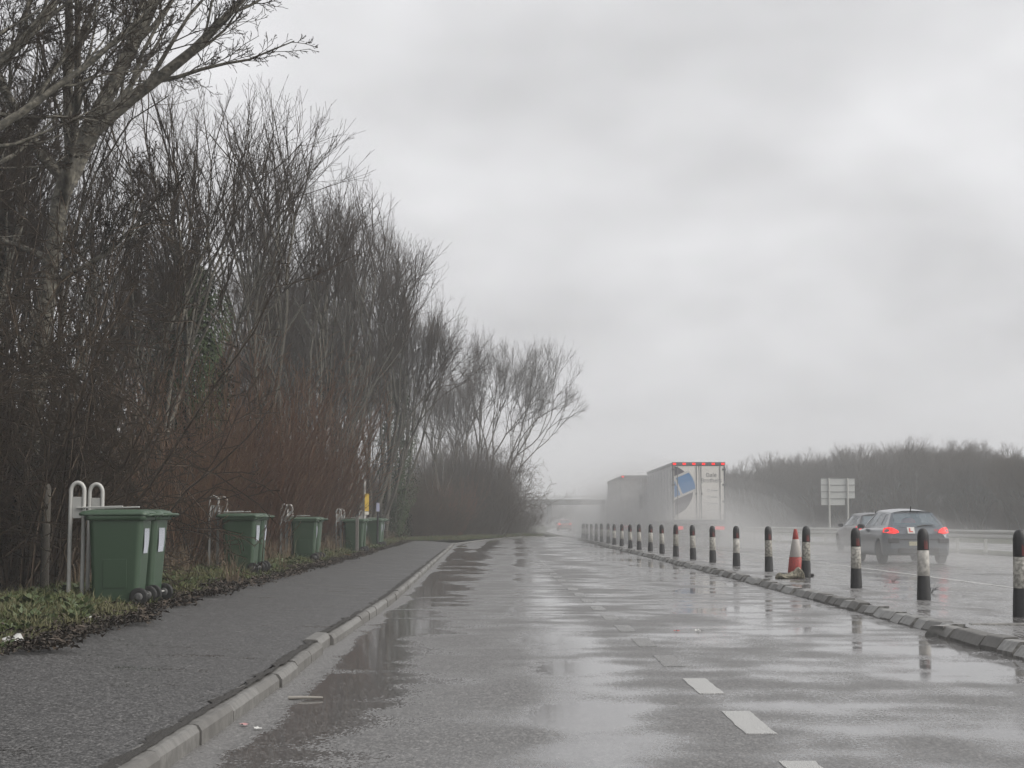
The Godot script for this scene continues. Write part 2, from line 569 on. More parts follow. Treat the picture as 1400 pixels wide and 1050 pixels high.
	# wet soil and moss washed over the back of the kerb, ragged on the footway side
	var soil := func(_x, d): return 0.111 + 0.005 * lumps.get_noise_2d(_x * 9.0, d * 5.0)
	var s_in := func(d): return kerb_x(d) - 0.068 + 0.015 * lumps.get_noise_2d(3.0, d * 3.1)
	var s_out := func(d): return minf(kerb_x(d) - 0.075, kerb_x(d) - 0.135 - 0.04 * lumps.get_noise_2d(11.0, d * 2.3) - 0.035 * lumps.get_noise_2d(17.0, d * 8.0) - 0.05 * lumps.get_noise_2d(30.0, d * 0.7))
	setting("kerb_soil", sheet(s_out, s_in, 3.0, 60.0, 0.04, 3, soil), stony(lin(0.07, 0.064, 0.056), 0.65, 0.3, 0.04, 0.4, 1.0, 8.0, 73))

func kerb_mesh(length: float, back: float, high: float, batter: float) -> ArrayMesh:
	var p := PackedVector2Array([Vector2(0, -0.08), Vector2(0, high - 0.03 - batter * 0.5), Vector2(-0.012 - batter * 0.6, high - 0.006), Vector2(-0.03 - batter * 0.7, high), Vector2(-back, high), Vector2(-back, -0.08)])
	var mb := Mb.new()
	mb.prism(p, -length * 0.5, length * 0.5)
	return mb.mesh()

func make_kerbs() -> void:
	rng.seed = 12
	var row := Node3D.new()
	row.name = "kerb"
	row.set_meta("kind", "structure")
	add_child(row)
	var kinds := [kerb_mesh(0.905, 0.135, 0.106, 0.015), kerb_mesh(0.897, 0.135, 0.1, 0.022), kerb_mesh(0.908, 0.132, 0.104, 0.01)]
	var d := 4.35
	while d < 78.0:
		var x := kerb_x(d + 0.45)
		var slope := (kerb_x(d + 0.9) - kerb_x(d)) / 0.9
		var o := part("kerb_stone", kinds[rng.randi() % 3], [M.kerb, M.kerb, M.kerb_c][rng.randi() % 3], row)
		# local x is away from the road for positive back; the stone faces the lay-by
		o.position = Vector3(x + rng.randf_range(-0.006, 0.006), rng.randf_range(-0.006, 0.004), -(d + 0.455))
		o.rotation = Vector3(rng.randf_range(-0.006, 0.006), -slope + rng.randf_range(-0.006, 0.006), rng.randf_range(-0.01, 0.01))
		if d > 13.0 and d < 14.0:
			o.position += Vector3(-0.03, 0.012, -0.04)
			o.rotation.z = -0.05
		d += 0.915 + rng.randf_range(0.0, 0.008)
	# the kerb that sweeps out to the main road
	var bend := Node3D.new()
	bend.name = "kerb_001"
	bend.set_meta("kind", "structure")
	add_child(bend)
	for i in 46:
		var e := 78.2 + i * 0.96
		if e > 121.0: break
		var x := along(EXIT, e + 0.45)
		var slope := (along(EXIT, e + 0.9) - along(EXIT, e)) / 0.9
		var o := part("kerb_stone", kinds[i % 3], M.kerb_c if i < 20 else M.kerb, bend)
		o.position = Vector3(x, -0.03, -(e + 0.45))
		o.rotation.y = -slope
	# sloped blocks along the island, uneven and gapped
	var isl := Node3D.new()
	isl.name = "kerb_002"
	isl.set_meta("kind", "structure")
	add_child(isl)
	var blocks := []
	for L in [0.42, 0.44, 0.40, 0.9]:
		var p := PackedVector2Array([Vector2(0, -0.06), Vector2(0, 0.025), Vector2(0.065, 0.105), Vector2(0.08, 0.112), Vector2(0.2, 0.112), Vector2(0.2, -0.06)])
		var mb := Mb.new()
		mb.prism(p, -L * 0.5, L * 0.5)
		blocks.append([mb.mesh(), L])
	d = 9.0
	while d < 100.0:
		var b: Array = blocks[3] if rng.randf() < 0.07 else blocks[rng.randi() % 3]
		var L: float = b[1]
		var o := part("kerb_block", b[0], [M.kerb, M.kerb_b, M.kerb_b, M.kerb_c][rng.randi() % 4], isl)
		var shift := -0.12 if d < 15.5 else 0.0
		o.position = Vector3(island_x(d) - 0.06 + shift + rng.randf_range(-0.018, 0.018), rng.randf_range(-0.022, 0.012), -(d + L * 0.5))
		o.rotation = Vector3(rng.randf_range(-0.03, 0.03), rng.randf_range(-0.06, 0.06), rng.randf_range(-0.05, 0.05))
		d += L + rng.randf_range(0.03, 0.075) + (0.12 if rng.randf() < 0.05 else 0.0)
	# a stone turned across the line where the kerb is broken, and a flat edging running back from it
	var t := part("kerb_block", blocks[1][0], M.kerb_b, isl)
	t.position = Vector3(island_x(15.8) - 0.14, 0.0, -15.72)
	t.rotation.y = -0.75
	var edging := Mb.new()
	edging.box(Vector3.ZERO, Vector3(0.6, 0.16, 0.1), Basis.IDENTITY, 0.012)
	var em := edging.mesh()
	for i in 3:
		var o := part("edging_stone", em, M.kerb_b, isl)
		o.position = Vector3(5.0 + i * 0.62, 0.028, -15.95 - i * 0.03)
		o.rotation.y = rng.randf_range(-0.02, 0.02)

# ---------------------------------------------------------------- bare trees and shrubs
func around(d: Vector3, angle: float) -> Vector3:
	var u := d.cross(Vector3.UP if absf(d.y) < 0.9 else Vector3.RIGHT).normalized()
	var w := d.cross(u)
	var a := rng.randf() * TAU
	return (d * cos(angle) + (u * cos(a) + w * sin(a)) * sin(angle)).normalized()

func any_way() -> Vector3:
	return Vector3(rng.randf_range(-1, 1), rng.randf_range(-1, 1), rng.randf_range(-1, 1))

# one branch and all it carries; c: per-level tables
func grow(wood: Mb, twigs: Mb, p: Vector3, d: Vector3, length: float, r: float, lvl: int, c: Dictionary) -> void:
	var n: int = c.seg[lvl]
	var step := length / n
	var pts := PackedVector3Array([p])
	var dirs := PackedVector3Array([d])
	for i in n:
		d = (d + any_way() * c.wob[lvl] + Vector3.UP * c.up[lvl]).normalized()
		p += d * step
		pts.append(p)
		dirs.append(d)
	var tip: float = maxf(r * c.tip[lvl], 0.0045)
	if lvl < c.wood:
		var rr := PackedFloat32Array()
		for i in n + 1:
			var f := float(i) / n
			rr.append(lerpf(r, tip, f) * (1.0 + (0.35 * exp(-i * 2.0) if lvl == 0 else 0.0)))
		wood.tube(pts, rr, 8 if lvl == 0 else 6)
	else:
		twigs.twig(pts, r, tip)
	if lvl + 1 >= c.seg.size(): return
	var kids: int = int(round(c.kids[lvl] * rng.randf_range(0.8, 1.2)))
	for k in kids:
		var f: float = lerpf(c.from[lvl], 1.0, (k + rng.randf()) / kids)
		var s := minf(f * n, n - 0.001)
		var i := int(s)
		var q := pts[i].lerp(pts[i + 1], s - i)
		var here := lerpf(r, tip, f)
		var dd := around(dirs[i + 1], c.ang[lvl] * rng.randf_range(0.7, 1.25))
		if c.has("pull"): dd = (dd + c.pull * (0.5 if lvl < 2 else 0.2)).normalized()
		var ll: float = c.len[lvl] * length * (1.0 - 0.55 * (f - c.from[lvl])) * rng.randf_range(0.65, 1.25)
		grow(wood, twigs, q, dd, ll, minf(here * 0.8, maxf(0.0068, here * c.thick[lvl])), lvl + 1, c)

# the parts of a bare tree: [wood mesh, twig mesh]
func bare_tree(sd: int, c: Dictionary) -> Array:
	rng.seed = sd
	var wood := Mb.new()
	var twigs := Mb.new()
	for s in c.stems:
		var d := Vector3(s[1], 1.0, s[2]).normalized()
		grow(wood, twigs, Vector3(s[1] * 0.25, -0.15, s[2] * 0.25), d, s[0], s[3], 0, c)
	return [wood.mesh(), twigs.mesh()]

# a crown that forks again and again, every length of it carrying short side shoots
const SHOOT := {"wood": 0, "seg": [4, 2], "wob": [0.16, 0.22], "up": [0.07, 0.06], "tip": [0.5, 0.6], "kids": [2.6], "from": [0.15], "ang": [0.65], "len": [0.42], "thick": [0.8]}
func fork(wood: Mb, twigs: Mb, p: Vector3, d: Vector3, length: float, r: float, depth: int, c: Dictionary) -> void:
	var pts := PackedVector3Array([p])
	var rr := PackedFloat32Array([r])
	for i in 3:
		d = (d + any_way() * c.wob + Vector3.UP * c.up + c.pull).normalized()
		p += d * length / 3.0
		pts.append(p)
		rr.append(lerpf(r, r * 0.8, (i + 1) / 3.0))
	if depth < c.wood: wood.tube(pts, rr, 7 if depth < 2 else 5)
	else: twigs.twig(pts, r, r * 0.8)
	if depth >= c.from:
		var n := int(c.side * rng.randf_range(0.6, 1.4) + 0.5)
		for k in n:
			var s := rng.randf() * 2.99
			var i := int(s)
			grow(twigs, twigs, pts[i].lerp(pts[i + 1], s - i), around(d, rng.randf_range(0.5, 0.95)), c.shoot * rng.randf_range(0.45, 1.15), clampf(r * 0.5, 0.0058, 0.012), 0, SHOOT)
	if depth < c.max:
		var m := 3 if rng.randf() < c.three else 2
		for k in m:
			var dd := around(d, c.ang * rng.randf_range(0.55, 1.35))
			fork(wood, twigs, p, dd, length * c.ratio * rng.randf_range(0.8, 1.15), maxf(0.011, r * (0.7 if m == 2 else 0.62)), depth + 1, c)
	else:
		for k in 3:
			grow(twigs, twigs, p, around(d, rng.randf_range(0.1, 0.5)), c.shoot * rng.randf_range(0.6, 1.2), 0.007, 0, SHOOT)

func crowned(sd: int, c: Dictionary, stems: Array) -> Array:
	rng.seed = sd
	var wood := Mb.new()
	var twigs := Mb.new()
	for s in stems:
		fork(wood, twigs, Vector3(s[1] * 0.3, -0.15, s[2] * 0.3), Vector3(s[1], 1.0, s[2]).normalized(), s[0], s[3], 0, c)
	return [wood.mesh(), twigs.mesh(), twigs.mesh().get_aabb().end.y]

# a single trunk with limbs set by hand: [share of the trunk's height, direction, length, radius]
func forked(sd: int, c: Dictionary, top: Vector3, r: float, limbs: Array) -> Array:
	rng.seed = sd
	var wood := Mb.new()
	var twigs := Mb.new()
	var p := PackedVector3Array()
	var rr := PackedFloat32Array()
	for i in 9:
		var f := i / 8.0
		p.append(Vector3(top.x * f * f, lerpf(-0.15, top.y, f), top.z * f) + any_way() * 0.04)
		rr.append(r * (1.0 - 0.3 * f) * (1.0 + 0.4 * exp(-f * 9.0)))
	wood.tube(p, rr, 12)
	for q in limbs:
		var f: float = q[0]
		grow(wood, twigs, Vector3(top.x * f * f, top.y * f - 0.1, top.z * f), Vector3(q[1], q[2], q[3]).normalized(), q[4], q[5], 1, c)
	return [wood.mesh(), twigs.mesh(), 12.4]

func bush(sd: int, stems: int, high: float, spread: float, c: Dictionary) -> ArrayMesh:
	rng.seed = sd
	var twigs := Mb.new()
	for i in stems:
		var a := rng.randf() * TAU
		var o := sqrt(rng.randf())
		var out := Vector3(cos(a), 0, sin(a)) * o
		var d := (Vector3.UP + out * spread + any_way() * 0.12).normalized()
		grow(twigs, twigs, out * c.foot + Vector3(0, -0.05, 0), d, high * rng.randf_range(0.55, 1.05), c.r, 0, c)
	return twigs.mesh()

var T := {}
func make_kinds() -> void:
	var crown := {"wood": 4, "max": 5, "wob": 0.11, "up": 0.085, "ang": 0.32, "ratio": 0.83, "side": 2.0, "from": 1, "shoot": 1.15, "three": 0.12, "pull": Vector3.ZERO}
	T.tall_a = crowned(101, crown, [[3.2, 0.03, 0.02, 0.13], [2.9, 0.3, 0.15, 0.09], [2.8, -0.25, -0.15, 0.09]])
	T.tall_b = crowned(102, crown, [[3.4, 0.08, -0.05, 0.13], [2.9, -0.2, 0.22, 0.09], [2.7, 0.35, -0.2, 0.085]])
	T.tall_c = crowned(103, crown.merged({"ang": 0.33}, true), [[3.5, -0.04, 0.06, 0.15], [2.8, 0.28, 0.16, 0.09]])
	T.wide = crowned(104, crown.merged({"ang": 0.38, "max": 6, "ratio": 0.8, "pull": Vector3.ZERO, "up": 0.05}, true), [[3.0, 0.0, 0.0, 0.14], [2.9, 0.3, 0.1, 0.11], [2.9, -0.28, 0.12, 0.11], [2.7, 0.62, -0.15, 0.1], [2.7, -0.6, 0.05, 0.1], [2.4, 0.7, 0.3, 0.08]])
	var oak := {"wood": 3, "seg": [7, 8, 6, 4, 3, 2], "wob": [0.05, 0.13, 0.2, 0.22, 0.24, 0.22], "up": [0.0, 0.07, 0.08, 0.06, 0.05, 0.05], "tip": [0.75, 0.2, 0.22, 0.3, 0.45, 0.6], "kids": [0, 11, 8, 7, 4], "from": [0.5, 0.2, 0.15, 0.1, 0.1], "ang": [0.75, 0.6, 0.65, 0.7, 0.7], "len": [0.72, 0.5, 0.45, 0.42, 0.5], "thick": [0.5, 0.42, 0.42, 0.5, 0.6]}
	T.oak = forked(131, oak, Vector3(0.62, 6.3, 0.0), 0.17, [[1.0, 0.85, 0.6, 0.1, 4.6, 0.12], [1.0, 0.5, 1.0, -0.05, 6.0, 0.14], [0.97, -0.15, 1.0, 0.15, 5.2, 0.09], [0.93, -0.85, 0.6, 0.2, 4.4, 0.09], [0.7, 1.0, 0.12, 0.2, 2.2, 0.055], [0.9, 0.1, 0.8, -0.7, 4.2, 0.08], [0.88, 0.2, 0.7, 0.7, 4.2, 0.08], [0.75, -0.8, 0.4, -0.3, 3.4, 0.06]])
	T.oak_b = forked(117, oak, Vector3(0.3, 5.6, 0.3), 0.2, [[1.0, 0.9, 0.55, -0.3, 5.4, 0.12], [0.98, 0.5, 0.9, -0.2, 5.2, 0.12], [0.9, 1.0, 0.3, 0.1, 4.4, 0.09], [0.95, -0.3, 1.0, 0.2, 5.0, 0.1], [0.85, 0.7, 0.5, -0.7, 4.4, 0.08], [0.8, -0.6, 0.6, 0.4, 4.0, 0.08]])
	# bushes: [mesh]
	var whip := {"wood": 0, "foot": 0.5, "r": 0.013, "seg": [6, 4, 2], "wob": [0.1, 0.15, 0.2], "up": [0.05, 0.1, 0.05], "tip": [0.3, 0.4, 0.5], "kids": [6, 3], "from": [0.12, 0.15], "ang": [0.55, 0.6], "len": [0.4, 0.4], "thick": [0.55, 0.6]}
	T.red_a = bush(201, 62, 4.4, 0.55, whip)
	T.red_b = bush(202, 56, 4.0, 0.7, whip)
	var tangle := {"wood": 0, "foot": 0.9, "r": 0.02, "seg": [6, 5, 3, 2], "wob": [0.26, 0.32, 0.32, 0.3], "up": [0.0, -0.03, 0.0, 0.0], "tip": [0.3, 0.35, 0.45, 0.5], "kids": [6, 5, 3], "from": [0.1, 0.1, 0.1], "ang": [0.9, 0.9, 0.9], "len": [0.55, 0.5, 0.5], "thick": [0.55, 0.55, 0.6]}
	T.tangle_a = bush(211, 18, 3.4, 0.65, tangle)
	T.tangle_b = bush(212, 17, 2.8, 0.75, tangle)
	T.tangle_c = bush(213, 16, 4.2, 0.6, tangle)
	var cane := {"wood": 0, "foot": 0.6, "r": 0.006, "seg": [9, 4], "wob": [0.16, 0.2], "up": [-0.14, -0.1], "tip": [0.5, 0.5], "kids": [4], "from": [0.2], "ang": [0.8], "len": [0.35], "thick": [0.7]}
	T.canes = bush(221, 34, 2.2, 0.7, cane)

func tree(kind: Array, label: String, x: float, d: float, high: float, turn: float, wide := 1.0, bark: Material = null, crown: Material = null, called := "bare_tree") -> Node3D:
	var k: float = high / kind[2]
	var o := thing(called, label, "tree", Vector3(x, verge_y(x, d), -d), turn, "bare trees along the lay-by")
	o.scale = Vector3(k * wide, k, k * wide)
	part("trunk", kind[0], bark if bark else M.bark_dark, o)
	part("crown", kind[1], crown if crown else M.twig, o)
	return o

# leaves of ivy wrapped on a trunk
func ivy_leaves(sd: int, y0: float, y1: float, radius: float, count: int) -> Mb:
	rng.seed = sd
	var mb := Mb.new()
	for i in count:
		var f := rng.randf()
		var y := lerpf(y0, y1, f)
		var a := rng.randf() * TAU
		var rr := radius * sqrt(rng.randf_range(0.25, 1.0)) * (0.55 + 0.6 * sin(PI * clampf(f * 0.9 + 0.1, 0, 1))) * (1.0 + 0.35 * sin(a * 3.0 + y * 2.0))
		var c := Vector3(cos(a) * rr, y, sin(a) * rr)
		var nrm := (Vector3(cos(a), 0.5, sin(a)) + any_way() * 0.6).normalized()
		var u := nrm.cross(Vector3.UP).normalized() * rng.randf_range(0.03, 0.06)
		var w := nrm.cross(u.normalized()).normalized() * rng.randf_range(0.03, 0.06)
		mb.quad(c - w, c + u, c + w, c - u)
	return mb

func mass(called: String, mesh: Mesh, m: Material, places: Array, label := "", category := "") -> void:
	var mm := MultiMesh.new()
	mm.transform_format = MultiMesh.TRANSFORM_3D
	mm.mesh = mesh
	mm.instance_count = places.size()
	for i in places.size(): mm.set_instance_transform(i, places[i])
	var o := MultiMeshInstance3D.new()
	o.name = numbered(called)
	o.multimesh = mm
	o.material_override = m
	o.set_meta("kind", "stuff")
	if label: tag(o, label, category)
	add_child(o)

func spot(x: float, y: float, d: float, s: Vector3, turn := -1.0) -> Transform3D:
	var t := rng.randf() * TAU if turn < 0.0 else turn
	return Transform3D(Basis(Vector3.UP, t).scaled_local(s), Vector3(x, y, -d))

func make_wood() -> void:
	make_kinds()
	# trees that can be told apart, from near to far
	tree(T.oak, "big bare tree with thick forked grey limbs at the upper left", -7.0, 22.0, 12.4, 0.0, 1.0, M.bark)
	tree(T.oak_b, "bare tree at the left edge whose branches reach in from outside", -8.0, 18.0, 12.0, 0.5, 1.0, M.bark)
	tree(T.tall_b, "slim many-stemmed bare tree just right of the big forked tree", -7.6, 31.0, 10.4, 1.0, 1.0, M.bark)
	var iv := tree(T.tall_a, "bare tree with dark green ivy on its trunk behind the second bins", -7.4, 35.0, 11.2, 2.2, 1.0)
	part("ivy", ivy_leaves(31, 3.4, 8.0, 0.95, 9000), M.ivy, iv)
	tree(T.tall_c, "upright bare tree behind the second pair of bins", -7.0, 41.0, 13.0, 2.6, 0.95)
	tree(T.tall_a, "tall bare tree behind the third pair of bins", -6.8, 47.5, 13.4, 0.96, 0.95)
	tree(T.tall_b, "tall bare tree rising left of the yellow sign", -6.8, 54.0, 14.2, 2.9, 0.95)
	tree(T.tall_c, "tallest bare tree in the middle of the row, above the yellow sign", -6.6, 61.0, 15.2, 2.4, 0.85)
	tree(T.tall_a, "bare tree between the tallest one and the spreading one", -6.4, 66.0, 15.6, 0.9, 1.1)
	tree(T.wide, "spreading bare tree at the right shoulder of the wood", -6.6, 71.0, 15.6, 0.2, 0.7)
	tree(T.tall_c, "bare tree just left of the ivy column at the right shoulder", -6.2, 75.0, 15.4, 2.5, 0.85)
	var iw := tree(T.tall_b, "bare tree with a thick ivy column at the end of the footway", -6.0, 80.0, 14.8, 0.6, 0.85)
	part("ivy", ivy_leaves(32, 0.2, 9.0, 1.1, 12000), M.ivy, iw)
	tree(T.tall_a, "thin bare tree in the gap before the last broad tree", -4.6, 98.0, 11.4, 1.7, 0.8)
	tree(T.wide, "last broad bare tree, standing alone at the bend of the kerb", -1.9, 125.0, 17.6, 3.4, 0.72, M.bark, M.twig)
	tree(T.tall_c, "bare tree half hidden behind the last broad tree", -4.0, 130.0, 15.5, 3.0, 1.1)

	# red-stemmed bushes behind the bins, each apart
	var red := [[-5.9, 27.5, 0.85, "red-brown bush of upright stems beside the second pair of bins"], [-6.3, 31.0, 1.05, "tall red-brown bush behind the second pair of bins"], [-6.0, 35.0, 1.1, "red-stemmed bush between the second and third pair of bins"], [-6.3, 39.5, 1.25, "tallest red-stemmed bush, behind the third pair of bins"], [-6.0, 43.5, 1.05, "rusty bush just right of the third pair of bins"], [-6.3, 48.5, 1.2, "rust-coloured bush left of the fourth pair of bins"], [-6.5, 54.0, 1.15, "dull red bush behind the yellow sign"], [-5.2, 92.0, 0.8, "low reddish bush at the far end of the footway"], [-3.6, 97.0, 0.85, "low reddish bush behind the bend of the kerb"]]
	for i in red.size():
		var q: Array = red[i]
		var o := thing("red_stemmed_bush", q[3], "bush", Vector3(q[0], verge_y(q[0], q[1]), -q[1]), i * 1.3, "red-stemmed bushes behind the bins")
		part("stems", T.red_a if i % 2 == 0 else T.red_b, M.twig_red if i % 3 else M.twig_rust, o)
		o.scale = Vector3(q[2], q[2], q[2])

	# the thicket under and behind them reads as one mass
	rng.seed = 55
	var kinds := ["tangle_a", "tangle_b", "tangle_c"]
	var at := [[], [], []]
	for row in 4:
		var d := 12.0 + row * 0.7
		while d < 118.0:
			var x: float = minf(verge_x(minf(d, 80.0)), -3.9) - 3.6 - row * 2.0 + rng.randf_range(-0.35, 0.35)
			for q in [27.7, 37.5, 48.4, 58.7]:
				if row < 2 and d > q - 7.0 and d < q + 0.8: x -= 1.9
			if d > 84.0: x = verge_x(d) - 2.4 - row * 1.5 + rng.randf_range(-0.3, 0.3)
			var s := rng.randf_range(0.7, 0.95) * (1.0 + row * 0.2)
			at[rng.randi() % 3].append(spot(x, verge_y(x, d) - 0.05, d, Vector3(s, s * rng.randf_range(0.85, 1.15), s)))
			d += rng.randf_range(1.5, 2.3) * (1.0 + row * 0.12)
	for q in [[-6.5, 20.6, 1.5], [-7.2, 20.4, 1.6], [-6.9, 21.0, 1.75], [-7.4, 22.8, 1.1], [-8.2, 20.0, 1.3], [-7.6, 25.0, 1.1], [-8.6, 17.0, 1.1], [-8.0, 19.4, 1.1], [-7.6, 21.6, 1.15], [-9.4, 18.2, 1.5], [-7.8, 24.0, 1.2], [-9.0, 21.5, 1.6]]:
		at[2 if rng.randf() < 0.5 else 0].append(spot(q[0], verge_y(q[0], q[1]) - 0.05, q[1], Vector3(q[2] * 0.8, q[2], q[2] * 0.8)))
	for i in 3: mass("undergrowth", T[kinds[i]], M.thicket if i != 1 else M.bramble, at[i])
	# tall hedge closing the view at the bend
	var hedge := [[], []]
	for i in 34:
		var d := rng.randf_range(106.0, 124.0)
		var x := rng.randf_range(-6.0, -1.2) if d < 112.0 else rng.randf_range(-5.0, minf(verge_x(d) - 2.2, 0.2))
		var s := rng.randf_range(1.1, 1.6)
		hedge[i % 2].append(spot(x, 0.1, d, Vector3(s, s * 1.15, s)))
	for i in 12:
		var d := rng.randf_range(120.0, 126.0)
		hedge[0].append(spot(rng.randf_range(-0.8, 0.9), 0.05, d, Vector3.ONE * rng.randf_range(0.5, 0.8)))
	mass("hedge", T.tangle_c, M.thicket, hedge[0])
	mass("hedge", T.red_b, M.twig, hedge[1])
	# arching canes at the edge
	var canes := []
	for i in 90:
		var d := rng.randf_range(11.0, 76.0)
		var by_bin := false
		for q in [17.6, 27.7, 37.5, 48.4, 58.7]: by_bin = by_bin or (d > q - 5.0 and d < q + 2.0)
		if by_bin: continue
		var x := verge_x(d) - rng.randf_range(1.9, 2.9)
		canes.append(spot(x, verge_y(x, d), d, Vector3.ONE * rng.randf_range(0.45, 0.95)))
	mass("brambles", T.canes, M.bramble, canes)
	# more bare trees deep in the wood
	for k in 3:
		var deep := []
		for i in 6:
			var d := 30.0 + i * 9.0 + k * 3.0 + rng.randf_range(-2, 2)
			var x := -8.8 - k * 2.4 - rng.randf() * 2.2
			if d > 95.0: x += 3.0
			var s := rng.randf_range(0.6, 0.9) * lerpf(0.8, 1.15, clampf((d - 25.0) / 30.0, 0, 1)) * lerpf(1.0, 0.72, smoothstep(80.0, 95.0, d))
			var kh: float = s * 12.0 / [T.tall_a, T.tall_b, T.tall_c][k][2]
			deep.append(spot(x, verge_y(x, d) - 0.1, d, Vector3(s, kh, s)))
		for q in [[-9.6, 25.0], [-11.5, 24.0], [-9.0, 29.0], [-11.0, 32.0], [-12.5, 28.0]]:
			var x: float = q[0] - k * 0.9
			var d: float = q[1] + k * 1.7
			deep.append(spot(x, verge_y(x, d) - 0.1, d, Vector3(0.75, 0.72 + 0.05 * k, 0.75)))
		for q in [[-8.0, 62.0], [-8.5, 72.0], [-8.0, 82.0]]:
			var d: float = q[1] + k * 3.3
			deep.append(spot(q[0] - k, verge_y(q[0], d) - 0.1, d, Vector3(0.9, 0.85, 0.9)))
		var kind: Array = [T.tall_a, T.tall_b, T.tall_c][k]
		mass("wood_trunks", kind[0], M.bark_dark, deep)
		mass("wood_crowns", kind[1], M.twig, deep)
	# the belt of trees beyond the far carriageway
	var belt := [[], [], []]
	rng.seed = 66
	for i in 210:
		var f := i / 210.0
		var d := lerpf(118.0, 420.0, pow(f, 1.5))
		var row := rng.randf() * 12.0
		var x := along([[118, 44], [150, 47], [190, 43], [250, 37], [330, 36], [420, 42]], d) + row
		var hh := along([[118, 4.8], [150, 6.6], [190, 9.4], [230, 9.6], [260, 9.4], [330, 9.0], [420, 9.0]], d) * rng.randf_range(0.8, 1.06) * (1.0 + row * 0.012)
		var s := hh / 6.2
		belt[i % 3].append(spot(x, -0.1, d, Vector3(s * 0.9, s, s * 0.9)))
	mass("tree_belt", T.red_a, M.twig, belt[0])
	mass("tree_belt", T.tangle_c, M.twig, belt[1])
	mass("tree_belt", T.red_b, M.bramble, belt[2])
	for k in 3:
		var tops := []
		for i in 56:
			var d := lerpf(120.0, 360.0, pow((i + rng.randf()) / 56.0, 1.3))
			var x := along([[118, 44], [150, 47], [190, 43], [250, 37], [330, 36], [420, 42]], d) + rng.randf_range(0.0, 10.0)
			var hh := along([[118, 6], [150, 8.0], [190, 10.8], [230, 11.0], [330, 10.6]], d) * rng.randf_range(0.85, 1.06)
			var s: float = hh / [T.tall_b, T.wide, T.tall_c][k][2]
			tops.append(spot(x, -0.1, d, Vector3(s * 1.3, s * 1.08, s * 1.3)))
		var kind: Array = [T.tall_b, T.wide, T.tall_c][k]
		mass("tree_belt", kind[1], M.twig, tops)
		mass("tree_belt_trunks", kind[0], M.bark_dark, tops)
	# trees far off beneath and beyond the bridge
	var far := [[], []]
	for i in 90:
		var d := rng.randf_range(380.0, 620.0)
		var x := rng.randf_range(-40.0, 30.0) if i % 2 else rng.randf_range(20.0, 90.0)
		if absf(x - road_x(d) - 8.0) < 14.0: x += 30.0
		var s := rng.randf_range(1.4, 2.2)
		far[i % 2].append(spot(x, -0.1, d, Vector3(s * 1.5, s, s * 1.5)))
	mass("far_trees", T.tangle_a, M.twig, far[0])
	mass("far_trees", T.red_a, M.twig, far[1])

# ---------------------------------------------------------------- grass, weeds, fallen leaves
func tuft(sd: int, blades: int, high: float, lean: float, width: float, r: float) -> ArrayMesh:
	rng.seed = sd
	var mb := Mb.new()
	for i in blades:
		var a := rng.randf() * TAU
		var o := Vector3(cos(a), 0, sin(a))
		var b := o.rotated(Vector3.UP, rng.randf_range(-1, 1)) * r * rng.randf()
		var h := high * rng.randf_range(0.5, 1.0)
		var side := o.cross(Vector3.UP).rotated(Vector3.UP, rng.randf_range(-0.8, 0.8)) * width
		var l := lean * rng.randf_range(0.4, 1.2)
		var p1 := b + o * h * l * 0.3 + Vector3.UP * h * 0.6
		var p2 := b + o * h * l + Vector3.UP * h * lerpf(1.0, 0.75, clampf(l, 0, 1))
		mb.quad(b - side, b + side, p1 + side * 0.7, p1 - side * 0.7)
		mb.tri(p1 - side * 0.7, p1 + side * 0.7, p2)
	return mb.mesh()

func weed(sd: int, leaves: int, size: float) -> ArrayMesh:
	rng.seed = sd
	var mb := Mb.new()
	for i in leaves:
		var a := rng.randf() * TAU
		var o := Vector3(cos(a), rng.randf_range(0.2, 1.1), sin(a)).normalized()
		var c := o * rng.randf_range(0.05, 0.16)
		var s := o.cross(Vector3.UP).normalized() * size * rng.randf_range(0.6, 1.0)
		var t := (o + any_way() * 0.5).normalized() * size * 1.3
		mb.quad(c, c + t * 0.5 + s * 0.6, c + t, c + t * 0.5 - s * 0.6)
	return mb.mesh()

func litter_leaf(sd: int) -> ArrayMesh:
	rng.seed = sd
	var mb := Mb.new()
	for i in 7:
		var c := Vector3(rng.randf_range(-0.14, 0.14), rng.randf_range(0.0, 0.05), rng.randf_range(-0.14, 0.14))
		var u := Vector3(rng.randf_range(-1, 1), rng.randf_range(-0.5, 0.5), rng.randf_range(-1, 1)).normalized() * rng.randf_range(0.014, 0.036)
		var w := u.cross(Vector3(rng.randf_range(-0.4, 0.4), 1, rng.randf_range(-0.4, 0.4))).normalized() * u.length() * 0.7
		var lift := Vector3.UP * 0.012
		mb.quad(c - u, c - w + lift, c + u, c + w + lift)
	return mb.mesh()

